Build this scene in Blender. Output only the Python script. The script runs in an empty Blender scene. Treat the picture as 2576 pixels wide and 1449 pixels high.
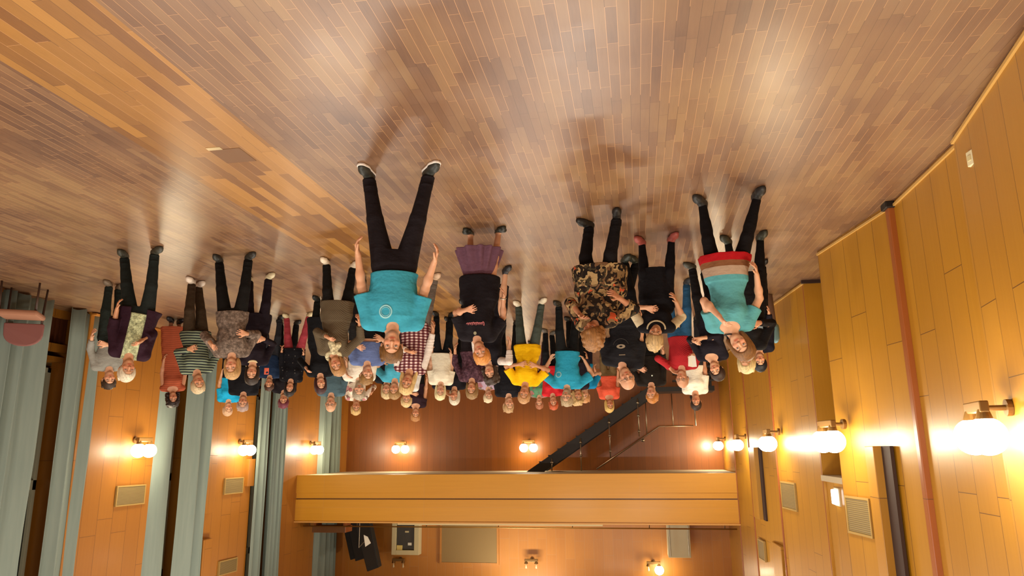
import bpy, math, random
import numpy as np
from mathutils import Vector, Matrix
from mathutils.bvhtree import BVHTree
SC = bpy.context.scene
COL = SC.collection
R_ = math.radians

# ---------------------------------------------------------------- camera
# The photograph was taken with the camera upside down: the camera is rolled by 180.6 degrees.
FPX = 1800.0
yaw, pit, rol = R_(9.6), math.atan(407.5/FPX), R_(.6)
F = Vector((math.sin(yaw)*math.cos(pit), math.cos(yaw)*math.cos(pit), -math.sin(pit)))
R0 = Vector((math.cos(yaw), -math.sin(yaw), 0)); U0 = R0.cross(F)
RX = -R0*math.cos(rol)+U0*math.sin(rol); DY = R0*math.sin(rol)+U0*math.cos(rol)
cd = bpy.data.cameras.new('camera'); cam = bpy.data.objects.new('camera', cd); COL.objects.link(cam)
M = Matrix((RX, -DY, -F)).transposed().to_4x4(); M.translation = Vector((0, 0, 2.5)); cam.matrix_world = M
cd.sensor_fit = 'HORIZONTAL'; cd.sensor_width = 36; cd.lens = FPX/2576*36; cd.clip_start = .05; cd.clip_end = 200
SC.camera = cam
# ---------------------------------------------------------------- world, exposure
w = bpy.data.worlds.new('world'); SC.world = w; w.use_nodes = True
w.node_tree.nodes['Background'].inputs[0].default_value = (.9, .7, .5, 1)
w.node_tree.nodes['Background'].inputs[1].default_value = .02
vs = SC.view_settings; vs.view_transform = 'Standard'; vs.look = 'None'; vs.gamma = 1; vs.use_curve_mapping = False
vs.exposure = -0.75
# ---------------------------------------------------------------- ceiling luminaires (out of frame overhead)
CEIL = 7.2
def light(name, loc, rot, size, power, col, shape='RECTANGLE', sy=None):
    ld = bpy.data.lights.new(name, 'AREA'); ld.shape = shape; ld.size = size
    if sy: ld.size_y = sy
    ld.energy = power; ld.color = col
    o = bpy.data.objects.new(name, ld); COL.objects.link(o); o.location = loc; o.rotation_euler = rot
    return o
CW = (1, .93, .80)
for i, (x, y, pw) in enumerate([(.9, 15.0, 430), (6.3, 14.0, 430), (.9, 8.5, 360), (6.3, 8.5, 360), (.9, 2.6, 420), (6.3, 2.6, 420), (3.5, 21.4, 260)]):
    light('ceiling_lamp', (x, y, CEIL-.06), (0, 0, 0), 1.5, pw, CW)
for x in (-.2, 3.6):   # soft stage lights above and behind the camera
    light('stage_light', (x, -2.2, 5.6), (R_(62), 0, R_(-8)), 2.2, 330, (1, .94, .84))

# ---------------------------------------------------------------- materials
def srgb(h):
    h = h.lstrip('#'); v = [int(h[i:i+2], 16)/255 for i in (0, 2, 4)]
    return tuple((c/12.92 if c <= .04045 else ((c+.055)/1.055)**2.4) for c in v)
def mat(name, col=None, rough=.6, metal=0, spec=.5, emit=None, es=1, alpha=None, trans=0, coat=0):
    m = bpy.data.materials.new(name); m.use_nodes = True
    b = m.node_tree.nodes['Principled BSDF']
    if col is not None:
        c = srgb(col) if isinstance(col, str) else col
        b.inputs['Base Color'].default_value = (*c, 1)
    b.inputs['Roughness'].default_value = rough; b.inputs['Metallic'].default_value = metal
    b.inputs['Specular IOR Level'].default_value = spec
    if emit: b.inputs['Emission Color'].default_value = (*emit, 1); b.inputs['Emission Strength'].default_value = es
    if trans: b.inputs['Transmission Weight'].default_value = trans
    if coat: b.inputs['Coat Weight'].default_value = coat; b.inputs['Coat Roughness'].default_value = .15
    return m
class NT:
    def __init__(s, m): s.m = m; s.t = m.node_tree; s.b = s.t.nodes['Principled BSDF']
    def n(s, typ, **k):
        x = s.t.nodes.new(typ)
        for a, v in k.items():
            if a.startswith('i_'):
                q = a[2:]; q = int(q) if q.isdigit() else q.replace('_', ' ')
                x.inputs[q].default_value = v
            else: setattr(x, a, v)
        return x
    def l(s, a, b): s.t.links.new(a, b)
    def vec(s, order='xyz', scale=(1, 1, 1), loc=(0, 0, 0)):
        tc = s.n('ShaderNodeTexCoord'); sp = s.n('ShaderNodeSeparateXYZ'); s.l(tc.outputs['Object'], sp.inputs[0])
        cb = s.n('ShaderNodeCombineXYZ')
        for i, c in enumerate(order):
            if c in 'xyz': s.l(sp.outputs['xyz'.index(c)], cb.inputs[i])
        mp = s.n('ShaderNodeMapping'); mp.inputs['Scale'].default_value = scale; mp.inputs['Location'].default_value = loc
        s.l(cb.outputs[0], mp.inputs[0]); return mp.outputs[0]
    def mix(s, f, a, b, bt='MIX'):
        x = s.n('ShaderNodeMix', data_type='RGBA', blend_type=bt)
        for v, k in ((f, 0), (a, 6), (b, 7)):
            if isinstance(v, (int, float)): x.inputs[k].default_value = v
            elif isinstance(v, tuple): x.inputs[k].default_value = (*v, 1)
            else: s.l(v, x.inputs[k])
        return x.outputs[2]
    def math(s, op, a, b=None, clamp=False):
        x = s.n('ShaderNodeMath', operation=op, use_clamp=clamp)
        for i, v in enumerate((a, b)):
            if v is None: continue
            if isinstance(v, (int, float)): x.inputs[i].default_value = v
            else: s.l(v, x.inputs[i])
        return x.outputs[0]
    def ramp(s, fac, stops):
        r = s.n('ShaderNodeValToRGB'); e = r.color_ramp.elements
        while len(e) < len(stops): e.new(.5)
        for q, (p, c) in zip(e, stops): q.position = p; q.color = (*c, 1)
        s.l(fac, r.inputs[0]); return r.outputs[0]
    def noise(s, v, scale, detail=3, rough=.5):
        x = s.n('ShaderNodeTexNoise'); x.inputs['Scale'].default_value = scale; x.inputs['Detail'].default_value = detail
        x.inputs['Roughness'].default_value = rough
        if v is not None: s.l(v, x.inputs['Vector'])
        return x.outputs[0]
    def bump(s, h, st=.3, d=.01):
        x = s.n('ShaderNodeBump'); x.inputs['Strength'].default_value = st; x.inputs['Distance'].default_value = d
        s.l(h, x.inputs['Height']); s.l(x.outputs[0], s.b.inputs['Normal'])
    def col(s, o): s.l(o, s.b.inputs['Base Color'])

def wood(name, c1, c2, order, length=2.4, width=.36, rough=.40, seam=(.12, .045, .01), sw=.004, off=.5, grain=(1.2, 30, 30), coat=.08):
    """veneer boards: order gives (along the board, across the board, -)"""
    m = mat(name, c1, rough, coat=coat); q = NT(m)
    v = q.vec(order)
    br = q.n('ShaderNodeTexBrick', offset=off, offset_frequency=2, squash=.7, squash_frequency=3)
    br.inputs['Scale'].default_value = 1; br.inputs['Mortar Size'].default_value = sw; br.inputs['Mortar Smooth'].default_value = .3
    br.inputs['Brick Width'].default_value = length; br.inputs['Row Height'].default_value = width; br.inputs['Bias'].default_value = 0
    br.inputs['Color1'].default_value = (0, 0, 0, 1); br.inputs['Color2'].default_value = (1, 1, 1, 1); br.inputs['Mortar'].default_value = (.5, .5, .5, 1)
    q.l(v, br.inputs['Vector'])
    g = q.noise(q.vec(order, grain), 1, 4, .6)
    f = q.math('ADD', q.math('MULTIPLY', br.outputs['Color'], .35), q.math('MULTIPLY', g, .65))
    base = q.mix(f, srgb(c1), srgb(c2))
    q.col(q.mix(br.outputs['Fac'], base, seam))
    q.bump(br.outputs['Fac'], -.35, .004)
    return m

# ---------------------------------------------------------------- mesh helpers
class MB:
    def __init__(s): s.v = []; s.f = []; s.m = []
    def box(s, lo, hi, mi=0):
        x0, y0, z0 = lo; x1, y1, z1 = hi
        return s.hexa([(x0, y0, z0), (x1, y0, z0), (x1, y1, z0), (x0, y1, z0), (x0, y0, z1), (x1, y0, z1), (x1, y1, z1), (x0, y1, z1)], mi)
    def hexa(s, P, mi=0):
        b = len(s.v); s.v += [tuple(p) for p in P]
        for f in ((3, 2, 1, 0), (4, 5, 6, 7), (0, 1, 5, 4), (1, 2, 6, 5), (2, 3, 7, 6), (3, 0, 4, 7)):
            s.f.append(tuple(b+i for i in f)); s.m.append(mi)
        return s
    def tube(s, pts, r, n=10, mi=0, cap=True):
        pts = [Vector(p) for p in pts]; b = len(s.v); rr = r if isinstance(r, (list, tuple)) else [r]*len(pts)
        up = None
        for i, p in enumerate(pts):
            d = (pts[min(i+1, len(pts)-1)]-pts[max(i-1, 0)]).normalized()
            if up is None: up = d.orthogonal().normalized()
            u = (up-d*up.dot(d)).normalized(); up = u; w_ = d.cross(u)
            for k in range(n):
                a = 2*math.pi*k/n; s.v.append(tuple(p+(u*math.cos(a)+w_*math.sin(a))*rr[i]))
        for i in range(len(pts)-1):
            for k in range(n):
                k2 = (k+1) % n; s.f.append((b+i*n+k, b+i*n+k2, b+(i+1)*n+k2, b+(i+1)*n+k)); s.m.append(mi)
        if cap:
            s.f.append(tuple(b+k for k in reversed(range(n)))); s.m.append(mi)
            s.f.append(tuple(b+(len(pts)-1)*n+k for k in range(n))); s.m.append(mi)
        return s
    def sphere(s, c, r, nu=24, nv=14, mi=0, sc=(1, 1, 1)):
        b = len(s.v); s.v.append((c[0], c[1], c[2]-r*sc[2]))
        for j in range(1, nv):
            t = math.pi*j/nv
            for i in range(nu):
                a = 2*math.pi*i/nu
                s.v.append((c[0]+r*sc[0]*math.sin(t)*math.cos(a), c[1]+r*sc[1]*math.sin(t)*math.sin(a), c[2]-r*sc[2]*math.cos(t)))
        s.v.append((c[0], c[1], c[2]+r*sc[2])); e = len(s.v)-1
        for i in range(nu):
            i2 = (i+1) % nu
            s.f.append((b, b+1+i2, b+1+i)); s.m.append(mi)
            for j in range(nv-2):
                a0 = b+1+j*nu; s.f.append((a0+i, a0+i2, a0+nu+i2, a0+nu+i)); s.m.append(mi)
            s.f.append((e, b+1+(nv-2)*nu+i, b+1+(nv-2)*nu+i2)); s.m.append(mi)
        return s
    def build(s, name, mats, parent=None, smooth=False, bevel=0, loc=None):
        me = bpy.data.meshes.new(name); me.from_pydata(s.v, [], s.f)
        for m in (mats if isinstance(mats, (list, tuple)) else [mats]): me.materials.append(m)
        me.polygons.foreach_set('material_index', s.m)
        if smooth: me.polygons.foreach_set('use_smooth', [True]*len(s.f))
        me.update()
        o = bpy.data.objects.new(name, me); COL.objects.link(o)
        if parent: o.parent = parent
        if loc: o.location = loc
        if bevel:
            b = o.modifiers.new('bevel', 'BEVEL'); b.width = bevel; b.segments = 2; b.limit_method = 'ANGLE'
        return o
def tag(o, label=None, cat=None, group=None, kind=None):
    if label: o['label'] = label
    if cat: o['category'] = cat
    if group: o['group'] = group
    if kind: o['kind'] = kind
    return o
def empty(name, loc, rz=0, label=None, cat=None, group=None):
    o = bpy.data.objects.new(name, None); COL.objects.link(o); o.location = loc; o.rotation_euler = (0, 0, rz); o.empty_display_size = .1
    return tag(o, label, cat, group)
def copy_tree(o, parent=None):
    c = o.copy(); COL.objects.link(c); c.parent = parent
    for ch in list(o.children): copy_tree(ch, c)
    return c
# ================================================================= ROOM
XL, XR, YB, YF = 9.55, -2.75, 23.0, -3.0
W_side = wood('wood_side', '#a06c16', '#b27e20', 'zyx', 2.9, .355)
W_left = wood('wood_left', '#925a1a', '#a46a22', 'zyx', 2.6, .36)
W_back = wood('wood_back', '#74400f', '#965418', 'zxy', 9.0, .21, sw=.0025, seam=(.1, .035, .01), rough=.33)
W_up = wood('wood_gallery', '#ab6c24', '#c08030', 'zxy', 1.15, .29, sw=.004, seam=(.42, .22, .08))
W_par = wood('wood_parapet', '#ba801c', '#ce9228', 'xzy', 2.9, 2.0, sw=.003, seam=(.5, .24, .07), off=0, grain=(.8, 26, 26))
W_dark = wood('wood_dark', '#4a2412', '#5e3018', 'zyx', 3, .4)
W_red = wood('wood_red', '#8c4a1c', '#9c5522', 'zyx', 3, .4)
M_white = mat('painted_plaster', '#b3a081', .8)
M_metal = mat('brushed_steel', '#a09684', .35, 1)
M_black = mat('black_steel', '#211c19', .45, .3)
M_slot = mat('dark_slot', '#321a0e', .8)
M_cream = mat('cream_paint', '#cfc193', .6)

# floor ---------------------------------------------------------------
m = mat('parquet', '#8a6448', .27, spec=.95); q = NT(m)
def planks(order, ln, wd):
    b = q.n('ShaderNodeTexBrick', offset=.43, offset_frequency=2, squash=.75, squash_frequency=3)
    for k, v_ in (('Scale', 1), ('Mortar Size', .0014), ('Mortar Smooth', .2), ('Brick Width', ln), ('Row Height', wd)): b.inputs[k].default_value = v_
    b.inputs['Color1'].default_value = (0, 0, 0, 1); b.inputs['Color2'].default_value = (1, 1, 1, 1); b.inputs['Mortar'].default_value = (.5, .5, .5, 1)
    q.l(q.vec(order), b.inputs['Vector']); return b
b1 = planks('yxz', .52, .07)
patch = q.noise(q.vec('yxz', (.55, .8, 1)), 1, 3, .55)
grain = q.noise(q.vec('yxz', (5, 60, 1)), 1, 3, .6)
tone = q.math('ADD', q.math('MULTIPLY', b1.outputs['Color'], .26), q.math('ADD', q.math('MULTIPLY', patch, .95), q.math('MULTIPLY', grain, .18)))
colA = q.ramp(tone, [(.22, srgb('#432a20')), (.45, srgb('#5e402f')), (.68, srgb('#77563c')), (.95, srgb('#8c6c48'))])
# strip of newer, more orange boards laid between x=2.9 and x=3.95
tc = q.n('ShaderNodeTexCoord'); sp = q.n('ShaderNodeSeparateXYZ'); q.l(tc.outputs['Object'], sp.inputs[0])
inb = q.math('MULTIPLY', q.math('GREATER_THAN', sp.outputs[0], 2.9), q.math('LESS_THAN', sp.outputs[0], 3.96))
b2 = planks('yxz', 1.15, .105)
tone2 = q.math('ADD', q.math('MULTIPLY', b2.outputs['Color'], .6), q.math('ADD', q.math('MULTIPLY', patch, .3), q.math('MULTIPLY', grain, .25)))
colB = q.ramp(tone2, [(.2, srgb('#6c4422')), (.6, srgb('#8e622c')), (.95, srgb('#a87838'))])
cl = q.mix(inb, colA, colB)
mf = q.mix(inb, b1.outputs['Fac'], b2.outputs['Fac'])
lit = q.math('GREATER_THAN', q.noise(q.vec('yxz', (.9, 1.7, 1)), 1, 2, .5), .46)   # noise picks which joints are pale and which are dark
q.col(q.mix(mf, cl, q.mix(lit, srgb('#4a2c1c'), srgb('#b98a5c'))))
sc_ = q.noise(q.vec('xyz', (1, 1, 1)), 2.2, 4, .6)
q.l(q.math('ADD', q.math('MULTIPLY', sc_, .14), .29), q.b.inputs['Roughness'])
q.bump(mf, -.05, .002)
fl = MB(); fl.box((-4.6, YF, -.12), (10.6, YB+.2, 0)); tag(fl.build('floor', m), kind='structure')
MB().box((-4.6, YF, CEIL), (10.6, YB+.2, CEIL+.15)).build('ceiling', mat('ceiling_white', '#c9b48c', .8))['kind'] = 'structure'
MB().box((-4.6, YF-.2, 0), (10.6, YF, CEIL)).build('wall_front', mat('wall_stage', '#9a7040', .7))['kind'] = 'structure'

# right wall of the photograph (x<0): splayed panels --------------------------------
def prism(mb, pts, z0, z1, mi=0):
    b = len(mb.v); n = len(pts)
    for z in (z0, z1): mb.v += [(x, y, z) for x, y in pts]
    for i in range(n):
        j = (i+1) % n; mb.f.append((b+i, b+j, b+n+j, b+n+i)); mb.m.append(mi)
    mb.f.append(tuple(b+i for i in reversed(range(n)))); mb.m.append(mi); mb.f.append(tuple(b+n+i for i in range(n))); mb.m.append(mi)
mb = MB()
prism(mb, [(-4.2, -3), (-1.35, -3), (-2.47, 4.44), (-2.705, 6.08), (-4.2, 6.08)], 0, CEIL)
prism(mb, [(-4.2, 6.08), (-2.76, 6.08), (-2.76, 7.72), (-4.2, 7.72)], 0, CEIL)
prism(mb, [(-4.2, 7.72), (-2.75, 7.72), (-2.44, 9.59), (-4.2, 9.59)], 0, CEIL)
# niche with a lintel: opening y 9.59..11.34, recess face x=-3.6, top at z 2.95
prism(mb, [(-4.2, 9.59), (-3.6, 9.59), (-3.6, 11.34), (-4.2, 11.34)], 0, CEIL)
prism(mb, [(-3.6, 9.59), (-2.78, 9.59), (-2.66, 11.34), (-3.6, 11.34)], 2.98, CEIL)
prism(mb, [(-4.2, 11.34), (-2.63, 11.34), (-2.42, 13.7), (-4.2, 13.7)], 0, CEIL)
prism(mb, [(-4.2, 13.7), (-2.66, 13.7), (-2.42, 16.9), (-4.2, 16.9)], 0, CEIL)
prism(mb, [(-4.2, 16.9), (-2.66, 16.9), (-2.45, 19.6), (-4.2, 19.6)], 0, CEIL)
prism(mb, [(-4.2, 19.6), (-2.6, 19.6), (-2.55, 23.2), (-4.2, 23.2)], 0, CEIL)
tag(mb.build('wall_right', W_side), kind='structure')
def strut(name, lo, hi, m_, kind='structure', n=[0], **k):
    n[0] += 1; return tag(MB().box(lo, hi).build('trim_%d' % n[0], m_, **k), kind=kind)
# dark post at the change of angle, and its metal foot
strut('trim', (-2.80, 7.69, .06), (-2.70, 7.79, CEIL), W_red, bevel=.01)
strut('trim', (-2.83, 7.66, 0), (-2.67, 7.82, .07), M_black, bevel=.01)
for y, x in ((13.62, -2.43), (16.84, -2.43), (19.55, -2.46), (11.36, -2.65)):
    strut('trim', (x-.08, y, 0), (x+.025, y+.06, CEIL), W_red, bevel=.01)
strut('trim', (-3.6, 9.59, 2.9), (-2.6, 11.34, 2.98), M_white)
# pale shadow-gap strip and skirting along the foot of the wall
mb = MB()
for (x0, y0), (x1, y1) in (((-2.47, 4.44), (-2.705, 6.08)), ((-2.76, 6.08), (-2.76, 7.66)), ((-2.74, 7.82), (-2.44, 9.59)), ((-2.63, 11.34), (-2.42, 13.7)), ((-2.66, 13.7), (-2.42, 16.9)), ((-2.66, 16.9), (-2.45, 19.6)), ((-1.35, -3), (-2.47, 4.44))):
    d = Vector((x1-x0, y1-y0, 0)).normalized(); nrm = Vector((d.y, -d.x, 0))*.02
    a, b = Vector((x0, y0, 0)), Vector((x1, y1, 0))
    P = [a, b, b+nrm, a+nrm]; mb.hexa([p+Vector((0, 0, .035)) for p in P]+[p+Vector((0, 0, .06)) for p in P])
tag(mb.build('baseboard_right', mat('pale_strip', '#c59a52', .5)), kind='structure')
mb = MB(); mb.box((-3.62, 11.3, 0), (-2.6, 11.345, .05)); mb.box((-3.6, 9.6, 0), (-3.56, 11.3, .05)); tag(mb.build('baseboard_niche', M_slot), kind='structure')

# left wall of the photograph (x>0): wooden piers between curtained windows --------
PIERS = [(7.6, 9.3), (11.2, 13.17), (14.9, 16.95), (18.5, 20.8), (22.4, 23.2)]
mb = MB(); prism(mb, [(XL, -3), (10.6, -3), (10.6, 5.9), (XL, 5.9)], 0, CEIL)
for a, b in PIERS: prism(mb, [(XL+.02, a), (10.6, a), (10.6, b), (XL-.08, b)], 0, CEIL)
tag(mb.build('wall_left', W_left), kind='structure')
mb = MB()
for a, b in PIERS: mb.box((XL-.085, a, .03), (XL+.01, b, .06))
tag(mb.build('baseboard_left', mat('pale_strip_left', '#b8752c', .5)), kind='structure')
M_glass = mat('night_glass', '#0c0d0e', .06, spec=.7)
M_reveal = mat('window_reveal', '#6f5a34', .8)
M_frame = mat('window_frame', '#a8a48a', .5)
BAYS = [(5.9, 7.6), (9.3, 11.2), (13.17, 14.9), (16.95, 18.5), (20.8, 22.4)]
for i, (a, b) in enumerate(BAYS):
    r = MB(); r.box((10.25, a, 0), (10.6, b, .95)); r.box((10.3, a, .95), (10.6, b, CEIL))
    o = tag(r.build('window_%d' % (i+1), M_reveal), kind='structure')
    fr = MB(); g = MB(); zz = [1.0, 3.0, 5.0, 6.9]
    for z0, z1 in zip(zz[:-1], zz[1:]):
        ym = (a+b)/2
        for y0, y1 in ((a+.05, ym), (ym, b-.05)):
            fr.box((10.2, y0, z0), (10.3, y0+.07, z1)); fr.box((10.2, y1-.07, z0), (10.3, y1, z1))
            fr.box((10.2, y0, z0), (10.3, y1, z0+.08)); fr.box((10.2, y0, z1-.08), (10.3, y1, z1))
            g.box((10.25, y0+.07, z0+.08), (10.27, y1-.07, z1-.08))
    fr.build('window_frame', M_frame, o); g.build('pane', M_glass, o)
    s = MB(); s.box((9.98, a, .82), (10.28, b, .9)); s.box((9.95, a, .0), (10.02, b, .14)); s.box((9.95, a, .6), (10.02, b, .74))
    s.build('window_sill', W_left, o)
    gr = MB(); n = int((b-a)/.11)
    for k in range(n): y = a+(k+.5)*(b-a)/n; gr.box((10.0, y-.012, .14), (10.03, y+.012, .6))
    gr.box((10.04, a, .1), (10.06, b, .62)); gr.build('radiator_grille', W_dark, o)
# curtains -----------------------------------------------------------
CUR = mat('curtain_cloth', '#7c877e', .85, spec=.2); q = NT(CUR)
q.col(q.mix(q.noise(q.vec('xyz', (8, 8, .6)), 2, 3), srgb('#717e77'), srgb('#858f85')))
def curtain(y0, y1, x, label, z0=.03, z1=CEIL-.05, seed=0, amp=.085, wl=.2):
    rnd = random.Random(seed); n = int((y1-y0)/.012); pts = []; ph = rnd.random()*6
    for i in range(n+1):
        t = i/n; y = y0+(y1-y0)*t; ph += 2*math.pi*.012/wl*(.75+.5*math.sin(3.1*t+seed))
        pts.append((x+amp*math.sin(ph)*(.75+.25*math.sin(ph*.37+seed)), y+.02*math.sin(2*ph)))
    V = []; Fc = []; nz = 14
    for j in range(nz+1):
        z = z0+(z1-z0)*j/nz
        k = 1+.18*(1-j/nz)
        for (px, py) in pts: V.append((x+(px-x)*k+.008*math.sin(py*9+z*1.3), (y0+y1)/2+(py-(y0+y1)/2)*(1-.02*math.sin(j)), z+(0.012*math.sin(py*31) if j == 0 else 0)))
    N = n+1
    for j in range(nz):
        for i in range(n): Fc.append((j*N+i, j*N+i+1, (j+1)*N+i+1, (j+1)*N+i))
    me = bpy.data.meshes.new('curtain'); me.from_pydata(V, [], Fc); me.materials.append(CUR)
    me.polygons.foreach_set('use_smooth', [True]*len(Fc)); me.update()
    o = bpy.data.objects.new('curtain', me); COL.objects.link(o)
    s_ = o.modifiers.new('thick', 'SOLIDIFY'); s_.thickness = .006
    return tag(o, label, 'curtain', 'grey-green curtains along the window wall')
curtain(8.75, 10.1, 9.42, 'wide grey-green curtain behind the mauve chair', seed=1, wl=.27, amp=.11)
curtain(10.66, 11.42, 9.5, 'grey-green curtain right of the brown radiator grille', seed=2, wl=.3, amp=.1)
curtain(13.12, 13.72, 9.44, 'grey-green curtain behind the woman in the rust-red dress', seed=3, wl=.3)
curtain(14.08, 14.92, 9.44, 'grey-green curtain left of the second pair of lit globes', seed=4, wl=.28)
curtain(16.95, 17.62, 9.42, 'first grey-green curtain right of the second pair of lit globes', seed=5, wl=.2)
curtain(17.68, 18.52, 9.4, 'grey-green curtain left of the third pair of lit globes', seed=6, wl=.2)
curtain(20.75, 21.3, 9.42, 'first narrow curtain right of the third pair of lit globes', seed=7, wl=.22)
curtain(21.6, 22.35, 9.42, 'last narrow curtain against the back wall', seed=8, wl=.24)

# back wall and balcony ------------------------------------------------
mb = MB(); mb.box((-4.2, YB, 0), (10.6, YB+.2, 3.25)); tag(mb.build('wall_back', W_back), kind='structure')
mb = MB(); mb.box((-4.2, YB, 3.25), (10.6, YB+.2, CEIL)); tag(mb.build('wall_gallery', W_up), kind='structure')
# balcony: slab, soffit, parapet
mb = MB(); mb.box((-2.5, 19.66, 3.14), (XL, YB, 3.4)); tag(mb.build('balcony_slab', M_white), kind='structure')
o = empty('balcony_parapet', (0, 0, 0)); o['kind'] = 'structure'
mb = MB(); mb.box((-2.46, 19.56, 3.13), (9.6, 19.68, 3.62)); mb.build('lower_board', W_par, o, bevel=.006)
mb = MB(); mb.box((-2.46, 19.585, 3.62), (9.6, 19.66, 3.76)); mb.build('middle_board', W_par, o)
mb = MB(); mb.box((-2.46, 19.60, 3.76), (9.6, 19.66, 3.79)); mb.build('shadow_groove', W_red, o)
mb = MB(); mb.box((-2.46, 19.56, 3.79), (9.6, 19.68, 4.4)); mb.build('upper_board', W_par, o, bevel=.006)
mb = MB(); mb.box((-2.46, 19.52, 4.37), (9.6, 19.72, 4.41)); mb.build('cap', mat('parapet_cap', '#c8924a', .4), o, bevel=.006)
o = empty('gallery_rail', (0, 0, 0), 0, 'thin brass rail running along the top of the wooden balcony', 'railing')
mb = MB(); mb.tube([(-2.4, 19.85, 4.53), (9.4, 19.85, 4.53)], .018); mb.build('top_rail', mat('brass_rail', '#a9813f', .35, .8), o, smooth=True)
for x in (-2.1, -.2, 1.8, 3.8, 5.8, 7.8, 9.2): MB().tube([(x, 19.85, 3.4), (x, 19.85, 4.53)], .012).build('rail_post', M_metal, o, smooth=True)
tag(MB().box((1.0, 19.75, 4.40), (6.6, 19.83, 4.47)).build('rolled_screen', M_cream), 'long white trunking strip lying on top of the balcony edge', 'screen')  # rolled-up projection screen along the parapet top

# stair under the balcony ------------------------------------------------
st = empty('staircase', (0, 21.8, 0), 0, 'black steel staircase with glass balustrade rising under the balcony', 'staircase')
def slope(x): return .86+(x+.2)*(3.0-.86)/3.26
for y in (-.05, .85):
    mb = MB(); x0, x1 = -.55, 3.35
    for a, b in ((x0, x1),):
        mb.hexa([(a, y, slope(a)-.02), (b, y, slope(b)-.02), (b, y+.05, slope(b)-.02), (a, y+.05, slope(a)-.02), (a, y, slope(a)+.33), (b-.4, y, slope(b-.4)+.33), (b-.4, y+.05, slope(b-.4)+.33), (a, y+.05, slope(a)+.33)])
    mb.build('stringer', M_black, st)
for k in range(12):
    x = -.45+k*.28; z = slope(x)+.12
    MB().box((x, 0, z), (x+.3, .85, z+.035)).build('tread', M_black, st)
mb = MB(); mb.box((-2.3, 0, .72), (-.5, .85, .86)); mb.build('landing', M_black, st)
for k in range(4): MB().box((-2.3-.0+0*k, -.3*(k+1), .72-.17*(k+1)), (-1.1, -.3*k, .76-.17*(k+1))).build('tread', M_black, st)
mb = MB()
for x in (-2.2, -.6):
    for y in (.05, .8): mb.box((x-.03, y-.03, 0), (x+.03, y+.03, .75))
mb.build('leg', M_black, st)
for x, l_ in ((-.06, 1.1), (.8, 1.15), (1.66, .95), (2.53, .4)):
    z = slope(x)
    b = MB().tube([(x, -.1, z+.1), (x, -.1, min(z+.1+l_, 3.12))], .017).build('baluster', M_metal, st, smooth=True)
    mb = MB()
    for dz in (.12, .5, .95):
        if z+.1+dz < 3.1: mb.tube([(x, -.13, z+.1+dz), (x, -.05, z+.1+dz)], .04)
    mb.build('glass_clamp', M_metal, b, smooth=True)
gl = mat('clear_glass', '#ffffff', .02, trans=1); gl.node_tree.nodes['Principled BSDF'].inputs['IOR'].default_value = 1.05
for a, b in ((-.04, .78), (.82, 1.64)):
    mb = MB(); mb.hexa([(a, -.075, slope(a)+.4), (b, -.075, slope(b)+.4), (b, -.065, slope(b)+.4), (a, -.065, slope(a)+.4), (a, -.075, min(3.1, slope(a)+1.15)), (b, -.075, min(3.1, slope(b)+1.15)), (b, -.065, min(3.1, slope(b)+1.15)), (a, -.065, min(3.1, slope(a)+1.15))]); mb.build('glass_panel', gl, st)
mb = MB().tube([(1.28, .95, 3.1), (-.69, .95, 1.84), (-1.7, .95, 1.84)], .022); mb.build('handrail', mat('rail_steel', '#a48c74', .3, .9), st, smooth=True)
for x in (-.3, -1.1): MB().tube([(x, .95, .86), (x, .95, 1.84+max(0, (x+.69)*.64))], .014).build('rail_post', M_metal, st, smooth=True)
MB().tube([(-1.72, .3, .86), (-1.72, .3, 1.86)], .02).build('rail_post', M_metal, st, smooth=True)
tag(MB().tube([(-.17, YB-.05, 2.25), (-.17, YB, 2.25)], .05).build('wall_button', M_metal, smooth=True), 'small round metal disc on the dark wall above the slanting handrail', 'wall fitting')

# gallery equipment ------------------------------------------------------
M_spk = mat('speaker_black', '#1c1815', .7)
def cab(name, label, cx, z0, w_, h, lean, dep=.42):
    e = empty(name, (cx, z0, 4.46), 0, label, 'loudspeaker', 'black loudspeakers on the gallery'); e.rotation_euler = (0, R_(lean), 0)
    b = MB(); b.hexa([(-w_/2, -dep/2, 0), (w_/2, -dep/2, 0), (w_/2*.7, dep/2, 0), (-w_/2*.7, dep/2, 0), (-w_/2, -dep/2, h), (w_/2*.7, -dep/2, h+.03), (w_/2*.5, dep/2, h), (-w_/2*.7, dep/2, h)])
    b.build('cabinet', M_spk, e, bevel=.02)
    MB().box((-w_/2+.04, -dep/2-.012, .1), (w_/2*.62, -dep/2, h-.08)).build('grille', mat('speaker_grille', '#2b2520', .9), e)
    return e
cab('loudspeaker', 'black loudspeaker at the left of the leaning group on the gallery', 9.12, 22.55, .42, 1.3, -13)
cab('loudspeaker', 'middle black loudspeaker of the leaning group on the gallery', 8.72, 22.0, .44, 1.25, -13)
cab('loudspeaker', 'black loudspeaker beside the cream cabinet on the gallery', 8.2, 21.4, .46, 1.45, -15)
tag(MB().box((7.7, 21.1, 3.4), (9.3, 22.6, 4.395)).build('storage_case', M_spk, bevel=.02), 'low black case under the leaning black loudspeakers on the gallery', 'case')
e = empty('equipment_cabinet', (0, 0, 0), 0, 'cream control cabinet with dark opening on the gallery wall', 'cabinet')
mb = MB(); mb.box((6.87, 22.7, 3.4), (7.03, 22.99, 5.66)); mb.box((7.62, 22.7, 3.4), (7.76, 22.99, 5.66)); mb.box((7.03, 22.7, 5.52), (7.62, 22.99, 5.66)); mb.box((7.03, 22.95, 3.4), (7.62, 22.99, 5.52)); mb.build('body', M_cream, e, bevel=.008)
mb = MB(); mb.box((7.05, 22.76, 4.0), (7.6, 22.9, 5.5)); mb.build('control_panel', mat('control_grey', '#45413a', .4), e)
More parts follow.
